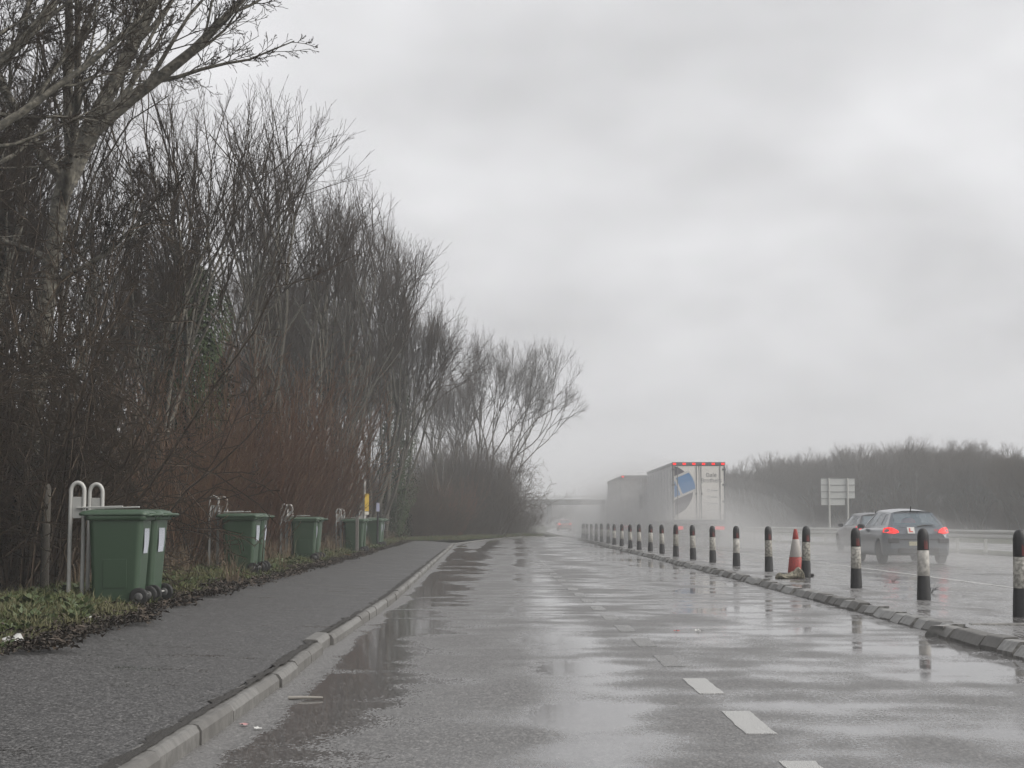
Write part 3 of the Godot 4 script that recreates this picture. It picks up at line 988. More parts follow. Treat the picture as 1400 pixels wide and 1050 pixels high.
func make_verge() -> void:
	M.grass = mat(lin(0.10, 0.125, 0.04), 0.7)
	M.grass_dull = mat(lin(0.13, 0.125, 0.06), 0.75)
	M.straw = mat(lin(0.16, 0.12, 0.08), 0.8)
	M.dead = mat(lin(0.035, 0.026, 0.018), 0.6)
	M.dead_pale = mat(lin(0.065, 0.048, 0.034), 0.7)
	M.leaf = mat(lin(0.06, 0.085, 0.03), 0.6)
	var tufts := [tuft(301, 34, 0.13, 0.7, 0.005, 0.1), tuft(302, 30, 0.17, 0.6, 0.005, 0.12), tuft(303, 22, 0.55, 0.55, 0.004, 0.12)]
	var spots := [[], [], [], [], [], [], []]
	var weeds := weed(304, 16, 0.055)
	rng.seed = 77
	for i in 7000:
		var d := 10.0 + pow(rng.randf(), 1.25) * 112.0
		var off := 0.08 + pow(rng.randf(), 1.2) * (1.7 if d < 80.0 else 2.6)
		var x := verge_x(d) - off
		var n := lumps.get_noise_2d(x * 1.7 + 50.0, d * 0.9)
		if off < 0.5 + 0.45 * n and d < 78.0 and rng.randf() < 0.8: continue
		if n < -0.35 and d < 78.0: continue
		var y := verge_y(x, d) - 0.01
		var s := rng.randf_range(0.7, 1.3)
		var which := 0 if rng.randf() < 0.6 else 1
		if d < 78.0 and d > 19.0 and rng.randf() < 0.03 + 0.25 * clampf(off - 0.7, 0, 1) * clampf(n + 0.6, 0, 1): which = 2
		spots[which].append(spot(x, y, d, Vector3(s, s * rng.randf_range(0.8, 1.3), s)))
		if rng.randf() < 0.12: spots[3].append(spot(x + 0.05, y, d, Vector3.ONE * s))
	for i in 4200:
		var d := 9.0 + pow(rng.randf(), 1.4) * 70.0
		var x := verge_x(d) + 0.12 - absf(rng.randfn(0.0, 0.3)) + 0.34 * lumps.get_noise_2d(7.0, d * 1.3)
		spots[4 + i % 2].append(spot(x, verge_y(x, d) + 0.005 if x < verge_x(d) else 0.182, d, Vector3.ONE * rng.randf_range(0.6, 1.3)))
	mass("verge_grass", tufts[0], M.grass, spots[0])
	mass("verge_grass", tufts[1], M.grass_dull, spots[1])
	mass("dead_grass", tufts[2], M.straw, spots[2])
	mass("verge_weeds", weeds, M.leaf, spots[3])
	mass("fallen_leaves", litter_leaf(311), M.dead, spots[4])
	mass("fallen_leaves", litter_leaf(312), M.dead_pale, spots[5])
	# moss, grit and seedlings on the paved island
	var grit := []
	for i in 420:
		var d := 14.0 + pow(rng.randf(), 1.3) * 80.0
		var x := rng.randf_range(island_x(d) + 0.3, lerpf(island_x(d), road_x(d), 0.9))
		if rng.randf() < 0.5: x = along([[17, 5.75], [40, 5.3], [60, 4.9], [100, 4.7]], d) + rng.randfn(0.0, 0.25)
		grit.append(spot(x, 0.06, d, Vector3(1, 0.6, 1) * rng.randf_range(0.15, 0.5)))
	mass("island_litter", litter_leaf(313), M.dead, grit)

# ---------------------------------------------------------------- bins and posts on the left
# a rounded rectangle ring in plan: depth along x, width along z
func plan_ring(x0: float, x1: float, hz: float, r: float, y: float, per := 4) -> PackedVector3Array:
	var out := PackedVector3Array()
	for c in [[x1 - r, hz - r, 0.0], [x0 + r, hz - r, PI * 0.5], [x0 + r, -hz + r, PI], [x1 - r, -hz + r, PI * 1.5]]:
		for k in per + 1:
			var a: float = c[2] + PI * 0.5 * k / per
			out.append(Vector3(c[0] + cos(a) * r, y, c[1] + sin(a) * r))
	return out

var bin_meshes := {}
func make_bin_meshes() -> void:
	var b := Mb.new()
	b.skin([plan_ring(-0.27, 0.22, 0.215, 0.05, 0.03), plan_ring(-0.275, 0.225, 0.22, 0.055, 0.06), plan_ring(-0.31, 0.265, 0.262, 0.065, 0.72), plan_ring(-0.325, 0.28, 0.275, 0.07, 0.96)])
	bin_meshes.body = b.mesh()
	b = Mb.new()
	b.skin([plan_ring(-0.325, 0.285, 0.276, 0.07, 0.945), plan_ring(-0.36, 0.315, 0.295, 0.07, 0.95), plan_ring(-0.365, 0.32, 0.3, 0.07, 0.99), plan_ring(-0.35, 0.3, 0.29, 0.06, 0.995)])
	bin_meshes.rim = b.mesh()
	b = Mb.new()
	b.skin([plan_ring(-0.42, 0.33, 0.296, 0.06, 0.998), plan_ring(-0.43, 0.335, 0.305, 0.07, 1.003), plan_ring(-0.43, 0.335, 0.305, 0.07, 1.025), plan_ring(-0.40, 0.31, 0.285, 0.08, 1.05), plan_ring(-0.30, 0.25, 0.2, 0.1, 1.068)])
	bin_meshes.lid = b.mesh()
	b = Mb.new()
	b.tube(PackedVector3Array([Vector3(0.33, 1.0, -0.24), Vector3(0.40, 1.01, -0.22), Vector3(0.42, 1.012, 0.0), Vector3(0.40, 1.01, 0.22), Vector3(0.33, 1.0, 0.24)]), PackedFloat32Array([0.017, 0.017, 0.017, 0.017, 0.017]), 8, true)
	bin_meshes.handle = b.mesh()
	b = Mb.new()
	b.box(Vector3(0.355, 1.005, 0), Vector3(0.08, 0.05, 0.05), Basis.IDENTITY, 0.008)
	bin_meshes.hinge = b.mesh()
	b = Mb.new()
	var ax := Transform3D(Basis(Vector3.RIGHT, PI * 0.5), Vector3.ZERO)
	b.lathe([[0.06, -0.028], [0.09, -0.028], [0.102, -0.02], [0.102, 0.02], [0.09, 0.028], [0.06, 0.028]], 20, ax)
	bin_meshes.wheel = b.mesh()
	b = Mb.new()
	b.lathe([[0.02, -0.034], [0.058, -0.026], [0.058, 0.026], [0.02, 0.034]], 14, ax)
	bin_meshes.hub = b.mesh()
	b = Mb.new()
	b.tube(PackedVector3Array([Vector3(0.25, 0.115, -0.27), Vector3(0.25, 0.115, 0.27)]), PackedFloat32Array([0.012, 0.012]), 8, true)
	bin_meshes.axle = b.mesh()
	b = Mb.new()
	b.box(Vector3(-0.02, 0.36, 0.2455), Vector3(0.26, 0.32, 0.006), Basis(Vector3.RIGHT, 0.062), 0.002)
	bin_meshes.panel = b.mesh()
	# paper notices, slightly curled, on the wheel side
	b = Mb.new()
	var rows := []
	for j in 7:
		var y := 0.58 + j * 0.046
		var r := PackedVector3Array()
		for i in 5:
			r.append(Vector3(lerpf(0.262, 0.279, (y - 0.58) / 0.3) - 0.001 + 0.006 + 0.004 * sin(i * 1.3 + j * 0.8), y, 0.14 - i * 0.06))
		rows.append(r)
	b.skin(rows, false, false)
	bin_meshes.notice = b.mesh()

func wheelie_bin(label: String, x: float, y: float, d: float, turn: float, notice: int) -> void:
	var o := thing("wheelie_bin", label, "bin", Vector3(x, y, -d), turn, "green wheelie bins along the footway")
	part("body", bin_meshes.body, M.bin, o)
	part("rim", bin_meshes.rim, M.bin, o)
	var lid := part("lid", bin_meshes.lid, M.bin_lid, o)
	if notice == 2:
		lid.rotation.z = -0.07
		lid.position = Vector3(0.0, 0.035, 0)
	for z in [-0.15, 0.0, 0.15]: part("hinge", bin_meshes.hinge, M.bin, lid).position.z = z
	part("handle", bin_meshes.handle, M.bin, o)
	part("axle", bin_meshes.axle, M.galv, o)
	part("panel", bin_meshes.panel, M.bin, o)
	for s in [-1, 1]:
		var w := part("wheel", bin_meshes.wheel, M.rubber, o)
		w.position = Vector3(0.25, 0.103, s * 0.245)
		part("hub", bin_meshes.hub, M.hub, w)
	if notice > 0:
		part("notice", bin_meshes.notice, M.paper, o)

# a galvanised hoop that a bin is strapped to
func hoop(label: String, x: float, y: float, d: float, high: float, wide: float) -> void:
	var o := thing("hoop_post", label, "post", Vector3(x, y, -d), 0.0, "galvanised hoop posts behind the bins")
	var p := PackedVector3Array([Vector3(-wide, -0.2, 0)])
	for k in 11:
		var a := PI - PI * k / 10.0
		p.append(Vector3(cos(a) * wide, high - wide * 1.3 + sin(a) * wide * 1.3, 0))
	p.append(Vector3(wide, -0.2, 0))
	var r := PackedFloat32Array()
	for k in p.size(): r.append(0.024)
	var mb := Mb.new()
	mb.tube(p, r, 10)
	part("hoop", mb, M.galv, o)
	mb = Mb.new()
	mb.box(Vector3(0, high - 0.28, 0.004), Vector3(wide * 2.0 - 0.05, 0.24, 0.008), Basis.IDENTITY, 0.002)
	part("back_plate", mb, M.galv, o)
	mb = Mb.new()
	mb.box(Vector3(0.26, 1.125, 0.03), Vector3(0.52, 0.018, 0.035), Basis(Vector3.BACK, 0.03), 0.004)
	part("strap", mb, M.galv, o)

func make_bins() -> void:
	M.bin = mat(lin(0.04, 0.074, 0.043), 0.42)
	M.bin_lid = mat(lin(0.05, 0.086, 0.054), 0.36)
	M.hub = mat(lin(0.08, 0.08, 0.08), 0.5)
	M.paper = stony(lin(0.62, 0.66, 0.74), 0.7, 0.09, 0.09, 0.62, 1.0, 0.0, 54)
	make_bin_meshes()
	var which := ["nearest", "second", "third", "fourth", "farthest"]
	var pairs := [[17.35, -4.38, 0.215], [27.4, -4.78, 0.23], [37.2, -4.98, 0.2], [48.2, -4.9, 0.18], [58.5, -5.2, 0.2]]
	for i in 5:
		var q: Array = pairs[i]
		var y: float = q[2]
		wheelie_bin("green wheelie bin in front, of the %s pair from the camera" % which[i], q[1], y, q[0], [0.03, -0.05, 0.06, 0.02, -0.04][i], [1, 1, 1, 0, 1][i])
		wheelie_bin("green wheelie bin behind, of the %s pair from the camera" % which[i], q[1] + 0.02, y + 0.005, q[0] + 0.68, [-0.04, 0.05, -0.02, 0.07, 0.03][i], [1, 1, 0, 1, 2][i])
		hoop("galvanised hoop post at the front bin of the %s pair" % which[i], q[1] - 0.52, y - 0.03, q[0] + 0.02, 1.4, 0.075)
		hoop("galvanised hoop post at the rear bin of the %s pair" % which[i], q[1] - 0.50, y - 0.03, q[0] + 0.72, 1.4, 0.075)
	# yellow sign on a grey pole
	var s := thing("sign_post", "grey pole with a narrow yellow sign, beside the fourth pair of bins", "sign", Vector3(-5.08, 0.2, -53.0), 0.0)
	var mb := Mb.new()
	mb.tube(PackedVector3Array([Vector3(0, -0.2, 0), Vector3(0, 2.45, 0)]), PackedFloat32Array([0.038, 0.038]), 10, true)
	part("pole", mb, M.galv, s)
	mb = Mb.new()
	mb.box(Vector3(0.09, 1.62, 0.052), Vector3(0.15, 0.6, 0.012), Basis(Vector3.UP, 0.35), 0.003)
	part("sign_plate", mb, mat(lin(0.62, 0.42, 0.06), 0.5), s)
	mb = Mb.new()
	mb.box(Vector3(0.09, 1.25, 0.052), Vector3(0.15, 0.11, 0.012), Basis(Vector3.UP, 0.35), 0.003)
	part("lower_plate", mb, mat(lin(0.6, 0.58, 0.5), 0.5), s)
	# small notice on a black post
	s = thing("notice_post", "black post with a small pale blue notice before the farthest bins", "sign", Vector3(-5.0, 0.2, -57.4), 0.0)
	mb = Mb.new()
	mb.tube(PackedVector3Array([Vector3(0, -0.2, 0), Vector3(0, 1.66, 0)]), PackedFloat32Array([0.035, 0.035]), 10, true)
	part("post", mb, M.black, s)
	mb = Mb.new()
	mb.box(Vector3(0.01, 1.5, 0.044), Vector3(0.12, 0.32, 0.008), Basis.IDENTITY, 0.002)
	part("notice", mb, mat(lin(0.5, 0.52, 0.68), 0.5), s)
	# weathered wooden post between the bins
	s = thing("wooden_post", "weathered pale wooden post against the fourth pair of bins", "post", Vector3(-4.78, 0.17, -47.6), 0.0)
	mb = Mb.new()
	mb.box(Vector3(0, 0.5, 0), Vector3(0.095, 1.32, 0.095), Basis.IDENTITY, 0.008)
	part("post", mb, stony(lin(0.36, 0.34, 0.31), 0.8, 0.3, 0.05, 0.3, 1.0, 0.0, 57), s)
	# stump of an old post in the thicket
	s = thing("stump", "broken pale wooden stump in the thicket left of the nearest bins", "stump", Vector3(-5.62, 0.3, -18.6), 0.2)
	mb = Mb.new()
	mb.lathe([[0.055, -0.2], [0.052, 0.9], [0.05, 1.24], [0.035, 1.3]], 9)
	part("post", mb, stony(lin(0.16, 0.145, 0.12), 0.9, 0.3, 0.05, 0.3, 1.0, 0.0, 58), s)
	# odd bits of rubbish at the verge
	var bits := [["white scrap of paper on the dead leaves before the nearest bins", -3.98, 14.75, 0.09, 0], ["crumpled white scrap at the left edge beside the footway", -3.86, 12.05, 0.12, 0], ["small white scrap beside the wheels of the nearest bins", -3.88, 16.2, 0.07, 0], ["orange wrapper in the verge by the third pair of bins", -4.52, 42.5, 0.17, 1], ["white scrap lying in the gutter near the camera", -1.4, 8.6, 0.03, 0], ["pinkish scrap in the gutter near the camera", -1.5, 8.75, 0.035, 2], ["white scrap in the grass at the end of the footway", -4.6, 84.0, 0.2, 0], ["pale can lying on the lay-by beyond the dashes", 1.95, 16.2, 0.05, 0], ["red scrap lying on the lay-by beyond the dashes", 1.72, 16.2, 0.04, 3]]
	var cols := [mat(lin(0.6, 0.6, 0.58), 0.6), mat(lin(0.5, 0.13, 0.03), 0.5), mat(lin(0.5, 0.28, 0.28), 0.6), mat(lin(0.45, 0.06, 0.05), 0.5)]
	rng.seed = 15
	for b in bits:
		mb = Mb.new()
		var rows := []
		for j in 4:
			var r := PackedVector3Array()
			for i in 5:
				r.append(Vector3((i / 4.0 - 0.5) * b[3] * 1.4, absf(rng.randfn(0, 0.18)) * b[3] + 0.008, (j / 3.0 - 0.5) * b[3]))
			rows.append(r)
		mb.skin(rows, false, false)
		var y := 0.0
		if b[1] < kerb_x(b[2]): y = 0.19
		if b[1] < walk_x(b[2]): y = verge_y(b[1], b[2]) + 0.02
		var o := part(numbered("litter"), mb, cols[b[4]], self)
		o.position = Vector3(b[1], y, -b[2])
		o.rotation.y = b[2]
		tag(o, b[0], "litter", "litter")
	# a stick in the gutter
	mb = Mb.new()
	mb.tube(PackedVector3Array([Vector3(-0.11, 0.012, 0), Vector3(0.0, 0.016, 0.02), Vector3(0.11, 0.012, 0.0)]), PackedFloat32Array([0.012, 0.011, 0.008]), 6, true)
	var st := part(numbered("stick"), mb, mat(lin(0.3, 0.28, 0.25), 0.6), self)
	st.position = Vector3(-1.33, 0.0, -10.05)
	tag(st, "short pale stick lying in the gutter puddle", "stick")

# ---------------------------------------------------------------- marker posts, cone, sack
func make_island_things() -> void:
	M.post_black = stony(lin(0.028, 0.028, 0.03), 0.42, 0.35, 0.03, 0.55, 1.0, 3.0, 60)
	M.post_white = stony(lin(0.54, 0.52, 0.47), 0.5, 0.5, 0.015, 0.62, 1.0, 0.0, 63)
	M.post_red = mat(lin(0.12, 0.022, 0.02), 0.35)
	var spots := [[5.75, 17.5], [5.69, 21.4], [5.56, 25.0], [5.66, 29.8], [5.55, 33.4], [5.43, 37.4], [5.3, 40.8], [5.17, 44.1], [5.08, 47.9], [5.1, 52.5], [5.06, 56.5], [4.91, 59.6], [4.85, 63.3], [4.9, 69.0], [4.79, 72.4], [4.91, 78.8], [4.76, 82.0], [4.68, 86.0], [4.8, 93.4], [4.76, 98.0], [4.66, 101.0]]
	var ord := ["nearest", "second", "third", "fourth", "fifth", "sixth", "seventh", "eighth", "ninth", "tenth", "eleventh", "twelfth", "thirteenth", "fourteenth", "fifteenth", "sixteenth", "seventeenth", "eighteenth", "nineteenth", "twentieth", "farthest"]
	var low := Mb.new()
	low.lathe([[0.0, -0.1], [0.098, -0.1], [0.096, 0.0], [0.088, 0.25], [0.083, 0.335]], 18)
	var band := Mb.new()
	band.lathe([[0.0, 0.335], [0.0845, 0.335], [0.081, 0.5], [0.079, 0.685], [0.0, 0.685]], 18)
	var top := Mb.new()
	top.lathe([[0.0, 0.685], [0.08, 0.685], [0.078, 0.88], [0.07, 0.93], [0.055, 0.965], [0.03, 0.985], [0.0, 0.99]], 18)
	var refl := Mb.new()
	var rows := []
	for j in 5:
		var r := PackedVector3Array()
		var y := 0.70 + j * 0.042
		for i in 5:
			var a := 0.55 + 0.75 * i / 4.0
			var rad := 0.0812 - 0.0012 * j
			r.append(Vector3(cos(a) * rad, y, sin(a) * rad))
		rows.append(r)
	refl.skin(rows, false, false)
	var meshes := [low.mesh(), band.mesh(), top.mesh(), refl.mesh()]
	rng.seed = 19
	var whites := [M.post_white, stony(lin(0.44, 0.42, 0.37), 0.55, 0.4, 0.012, 0.55, 1.0, 0.0, 64), stony(lin(0.58, 0.56, 0.52), 0.5, 0.7, 0.01, 0.7, 1.0, 0.0, 65)]
	for i in spots.size():
		var s: Array = spots[i]
		var t: float = clampf((s[0] - island_x(s[1])) / (road_x(s[1]) - island_x(s[1])), 0, 1)
		var lbl := "%s black and white marker post from the camera on the paved island" % ord[i]
		if i == 0: lbl = "nearest black and white marker post, at the right edge of the picture"
		if i == 3: lbl = "fourth black and white marker post, just beside the traffic cone"
		var o := thing("marker_post", lbl, "bollard", Vector3(s[0], lerpf(0.098, 0.032, t) - 0.012, -s[1]), -0.35, "black and white marker posts along the island")
		o.rotation.x = rng.randf_range(-0.03, 0.03)
		o.rotation.z = rng.randf_range(-0.022, 0.022)
		o.scale = Vector3.ONE * rng.randf_range(0.985, 1.02)
		if i == 20: o.scale = Vector3(1.5, 1.0, 1.5)
		part("lower_band", meshes[0], M.post_black, o)
		part("white_band", meshes[1], whites[rng.randi() % 3], o)
		part("cap", meshes[2], M.post_black, o)
		part("reflector", meshes[3], M.post_red, o)
	# traffic cone
	M.cone_red = stony(lin(0.52, 0.075, 0.06), 0.5, 0.4, 0.02, 0.6, 1.0, 0.0, 66)
	M.cone_white = stony(lin(0.6, 0.56, 0.53), 0.5, 0.3, 0.03, 0.7, 1.0, 0.0, 68)
	var c := thing("traffic_cone", "red traffic cone with a white sleeve beside a marker post", "cone", Vector3(5.62, 0.075, -30.6), 0.1)
	var mb := Mb.new()
	mb.box(Vector3(0, 0.03, 0), Vector3(0.58, 0.06, 0.56), Basis.IDENTITY, 0.02)
	part("base", mb, M.rubber, c)
	mb = Mb.new()
	mb.lathe([[0.15, 0.061], [0.165, 0.075], [0.128, 0.38], [0.0, 0.38]], 22)
	part("cone_body", mb, M.cone_red, c)
	mb = Mb.new()
	mb.lathe([[0.0, 0.381], [0.13, 0.381], [0.066, 0.73], [0.0, 0.73]], 22)
	part("white_sleeve", mb, M.cone_white, c)
	mb = Mb.new()
	mb.lathe([[0.0, 0.731], [0.064, 0.731], [0.038, 0.9], [0.034, 0.905], [0.032, 0.93], [0.0, 0.935]], 18)
	part("tip", mb, M.cone_red, c)
	# limp sack in front of it
	mb = Mb.new()
	var rings := []
	rng.seed = 33
	for j in 15:
		var f := j / 14.0
		var ring := PackedVector3Array()
		var hh := 0.075 * (0.4 + 0.9 * smoothstep(0.0, 0.15, f)) + 0.13 * exp(-pow((f - 0.8) / 0.13, 2.0)) + 0.02 * sin(f * 14.0)
		var ww := 0.13 * smoothstep(-0.08, 0.25, f) + 0.05 * sin(f * 7.0)
		if j == 0 or j == 14: hh *= 0.3; ww *= 0.4
		for k in 14:
			var a := TAU * k / 14.0
			var wob := 1.0 + 0.16 * sin(k * 2.3 + j * 0.9) + rng.randf_range(-0.05, 0.05)
			ring.append(Vector3((f - 0.5) * 0.56, maxf(0.0, hh * 0.5 + sin(a) * hh * 0.55 * wob), cos(a) * ww * wob))
		rings.append(ring)
	mb.skin(rings)
	var sack := part(numbered("sack"), mb, stony(lin(0.45, 0.41, 0.31), 0.7, 0.35, 0.02, 0.3, 1.0, 3.0, 70), self)
	sack.position = Vector3(5.18, 0.085, -28.9)
	sack.rotation.y = 0.12
	tag(sack, "limp cream sack lying on the island in front of the traffic cone", "sack")
	# clumps of moss and dead stalks on the island
	var stalk := Mb.new()
	rng.seed = 39
	for i in 12:
		var a := rng.randf() * TAU
		var q := Vector3(cos(a), 0, sin(a))
		stalk.twig(PackedVector3Array([q * 0.02, q * 0.08 + Vector3.UP * 0.07, q * rng.randf_range(0.12, 0.3) + Vector3.UP * rng.randf_range(0.03, 0.2)]), 0.006, 0.002)
	var sm := stalk.mesh()
	var where := [[6.35, 23.5, 0.8, "dead stalks on the island between the second and third posts"], [6.9, 28.0, 0.6, "dead stalks left of the grey hatchback on the island"], [6.75, 20.3, 0.6, "dead stalks on the island right of the second post"], [6.5, 17.8, 0.5, "dead stalks on the island beside the nearest post"]]
	for w in where:
		var o := part(numbered("dead_stalks"), sm, M.dead, self)
		o.position = Vector3(w[0], 0.065, -w[1])
		o.scale = Vector3.ONE * w[2]
		tag(o, w[3], "weed", "dead stalks on the island")

# ---------------------------------------------------------------- vehicles
func wheel(parent: Node, at: Vector3, r: float, w: float, called := "wheel") -> void:
	var key := "wheel%.2f_%.2f" % [r, w]
	if not T.has(key):
		var ax := Transform3D(Basis(Vector3.BACK, PI * 0.5), Vector3.ZERO)
		var a := Mb.new()
		a.lathe([[r * 0.62, -w * 0.5], [r * 0.9, -w * 0.5], [r, -w * 0.36], [r, w * 0.36], [r * 0.9, w * 0.5], [r * 0.62, w * 0.5]], 24, ax)
		var b := Mb.new()
		b.lathe([[0.03, -w * 0.46], [r * 0.3, -w * 0.44], [r * 0.58, -w * 0.34], [r * 0.62, -w * 0.49], [r * 0.62, w * 0.49], [r * 0.58, w * 0.34], [r * 0.3, w * 0.44], [0.03, w * 0.46]], 20, ax)
		T[key] = [a.mesh(), b.mesh()]
	var o := part(called, T[key][0], M.rubber, parent)
	o.position = at
	part("rim", T[key][1], M.rim, o)

func patch(a: Vector3, b: Vector3, c: Vector3, d: Vector3, u: float, w: float) -> Vector3:
	return a.lerp(b, u).lerp(d.lerp(c, u), w)

# a hatchback heading along -Z with its tail at z = 0; a window face is a patch with frame strips round a pane
func hatchback(label: String, at: Vector3, turn: float, paint: Material, learner: bool, lamps: Material) -> Node3D:
	var o := thing("hatchback_car", label, "car", at, turn, "cars on the main road")
	var L := 4.28
	var wr := 0.31
	var axles := [0.78, 3.38]
	var rings := []
	var n := 72
	for j in n + 1:
		var t := L * j / n
		var w := 0.905 - 0.16 * pow(clampf(1.0 - t / 0.42, 0, 1), 2.0) - 0.2 * pow(clampf((t - 3.55) / 0.73, 0, 1), 2.0)
		var top := along([[0, 0.80], [0.05, 0.86], [0.12, 0.95], [0.2, 0.99], [1.5, 0.98], [2.9, 0.96], [3.2, 0.93], [3.9, 0.80], [4.2, 0.66], [4.28, 0.6]], t)
		var bot := along([[0, 0.42], [0.06, 0.3], [0.3, 0.23], [3.9, 0.22], [4.2, 0.26], [4.28, 0.4]], t)
		var arch := bot
		for a in axles:
			if absf(t - a) < 0.37: arch = maxf(arch, wr + sqrt(0.37 * 0.37 - (t - a) * (t - a)))
		var ring := PackedVector3Array()
		var half := [[0.0, bot], [w - 0.27, bot], [w - 0.265, lerpf(bot, arch, 0.98)], [w - 0.03, arch], [w - 0.005, maxf(arch + 0.02, 0.42)], [w, maxf(arch + 0.04, 0.58)], [w - 0.006, maxf(arch + 0.06, lerpf(0.62, top, 0.35))], [w - 0.035, maxf(arch + 0.07, top - 0.1)], [w - 0.08, top - 0.03], [w - 0.14, top], [0.0, top + 0.025]]
		for k in half.size(): ring.append(Vector3(half[k][0], half[k][1], -t))
		for k in range(half.size() - 2, 0, -1): ring.append(Vector3(-half[k][0], half[k][1], -t))
		rings.append(ring)
	var mb := Mb.new()
	mb.skin(rings)
	part("body", mb, paint, o)
	# cabin: belt corners and roof corners
	var B := [Vector3(-0.76, 0.985, -0.22), Vector3(0.76, 0.985, -0.22), Vector3(0.76, 0.965, -3.1), Vector3(-0.76, 0.965, -3.1)]
	var R := [Vector3(-0.55, 1.37, -0.66), Vector3(0.55, 1.37, -0.66), Vector3(0.57, 1.43, -2.1), Vector3(-0.57, 1.43, -2.1)]
	mb = Mb.new()
	var roof := []
	for j in 9:
		var r := PackedVector3Array()
		for i in 9:
			var u := i / 8.0
			var w := j / 8.0
			var q := patch(R[0], R[1], R[2], R[3], u, w)
			q.y += 0.085 * (1.0 - pow(absf(u * 2.0 - 1.0), 2.6)) * (0.45 + 0.55 * sin(PI * clampf(w * 0.8 + 0.12, 0, 1)))
			r.append(q)
		roof.append(r)
	mb.skin(roof, false, false)
	part("roof", mb, paint, o)
	var face := func(a, b, c, d, wins: Array, name_: String, bulge: Vector3):
		# wins: [u0, u1, w0, w1]; the frame is drawn between them, all of it bowed outwards
		var at_ := func(u: float, w: float) -> Vector3: return patch(a, b, c, d, u, w) + bulge * (1.0 - pow(absf(2.0 * u - 1.0), 2.4)) * (1.0 - w * w * 0.55)
		var span := func(m: Mb, u0: float, u1: float, w0: float, w1: float, off: Vector3):
			var rows := []
			for j in 4:
				var r := PackedVector3Array()
				for i in 7: r.append(at_.call(lerpf(u0, u1, i / 6.0), lerpf(w0, w1, j / 3.0)) + off)
				rows.append(r)
			m.skin(rows, false, false)
		var fr := Mb.new()
		var us := [0.0]
		for q in wins: us.append_array([q[0], q[1]])
		us.append(1.0)
		for k in range(0, us.size(), 2): span.call(fr, us[k], us[k + 1], 0.0, 1.0, Vector3.ZERO)
		for q in wins:
			span.call(fr, q[0], q[1], 0.0, q[2], Vector3.ZERO)
			span.call(fr, q[0], q[1], q[3], 1.0, Vector3.ZERO)
		var fo := part(name_ + "_frame", fr, paint, o)
		for q in wins:
			var g := Mb.new()
			span.call(g, q[0], q[1], q[2], q[3], (c - a).cross(d - b).normalized() * -0.008)
			part("window", g, M.tint, fo)
	face.call(B[0], B[1], R[1], R[0], [[0.06, 0.94, 0.06, 0.95]], "tailgate", Vector3(0, 0.0, 0.10))
	face.call(B[2], B[3], R[3], R[2], [[0.05, 0.95, 0.04, 0.95]], "windscreen", Vector3(0, 0, -0.12))
	face.call(B[3], B[0], R[0], R[3], [[0.06, 0.40, 0.05, 0.9], [0.43, 0.7, 0.05, 0.9], [0.73, 0.9, 0.12, 0.86]], "side", Vector3(-0.03, 0, 0))
	face.call(B[1], B[2], R[2], R[1], [[0.1, 0.27, 0.12, 0.86], [0.3, 0.57, 0.05, 0.9], [0.6, 0.94, 0.05, 0.9]], "side", Vector3(0.03, 0, 0))
	# tail lamps wrapping the corners
	for s in [-1, 1]:
		mb = Mb.new()
		var p := [Vector3(s * 0.52, 0.845, 0.012), Vector3(s * 0.63, 0.815, 0.010), Vector3(s * 0.775, 0.825, -0.03), Vector3(s * 0.885, 0.845, -0.30), Vector3(s * 0.85, 0.955, -0.32), Vector3(s * 0.77, 0.985, -0.14), Vector3(s * 0.66, 0.965, -0.08), Vector3(s * 0.54, 0.9, -0.03)]
		var mid := Vector3(s * 0.7, 0.89, -0.03)
		for k in 8:
			if s > 0: mb.tri(mid, p[k], p[(k + 1) % 8])
			else: mb.tri(mid, p[(k + 1) % 8], p[k])
		part("tail_light", mb, lamps, o)
		mb = Mb.new()
		mb.box(Vector3(s * 0.66, 0.625, -0.005), Vector3(0.3, 0.13, 0.09), Basis(Vector3.UP, s * 0.22), 0.02)
		part("bumper_pad", mb, M.black, o)
		mb = Mb.new()
		mb.box(Vector3(s * 0.93, 1.0, -2.62), Vector3(0.2, 0.13, 0.11), Basis(Vector3.UP, s * 0.2), 0.035)
		part("mirror", mb, M.black, o)
		mb = Mb.new()
		mb.box(Vector3(s * 0.885, 0.86, -2.0), Vector3(0.035, 0.03, 0.2), Basis.IDENTITY, 0.01)
		part("door_handle", mb, paint, o)
		mb = Mb.new()
		mb.box(Vector3(s * 0.6, 0.72, -4.2), Vector3(0.3, 0.12, 0.1), Basis(Vector3.UP, s * -0.4), 0.02)
		part("headlight", mb, M.glass_solid, o)
		for a in axles: wheel(o, Vector3(s * 0.79, wr, -a), wr, 0.2)
	mb = Mb.new()
	mb.box(Vector3(0, 0.66, 0.02), Vector3(1.0, 0.04, 0.05), Basis.IDENTITY, 0.012)
	part("bumper_strip", mb, M.black, o)
	mb = Mb.new()
	mb.box(Vector3(0, 0.36, -0.02), Vector3(1.1, 0.16, 0.1), Basis.IDENTITY, 0.03)
	part("bumper_skirt", mb, M.black, o)
	mb = Mb.new()
	mb.box(Vector3(0, 0.55, 0.022), Vector3(0.52, 0.11, 0.012), Basis.IDENTITY, 0.003)
	part("number_plate", mb, mat(lin(0.5, 0.46, 0.3), 0.5), o)
	mb = Mb.new()
	mb.tube(PackedVector3Array([Vector3(0.0, 1.0, -0.135), Vector3(0.16, 1.03, -0.155), Vector3(0.5, 1.045, -0.17)]), PackedFloat32Array([0.022, 0.018, 0.01]), 6, true)
	part("wiper", mb, M.black, o)
	mb = Mb.new()
	mb.tube(PackedVector3Array([Vector3(0.0, 1.41, -0.8), Vector3(0.0, 1.55, -0.72)]), PackedFloat32Array([0.02, 0.012]), 6, true)
	part("antenna", mb, M.black, o)
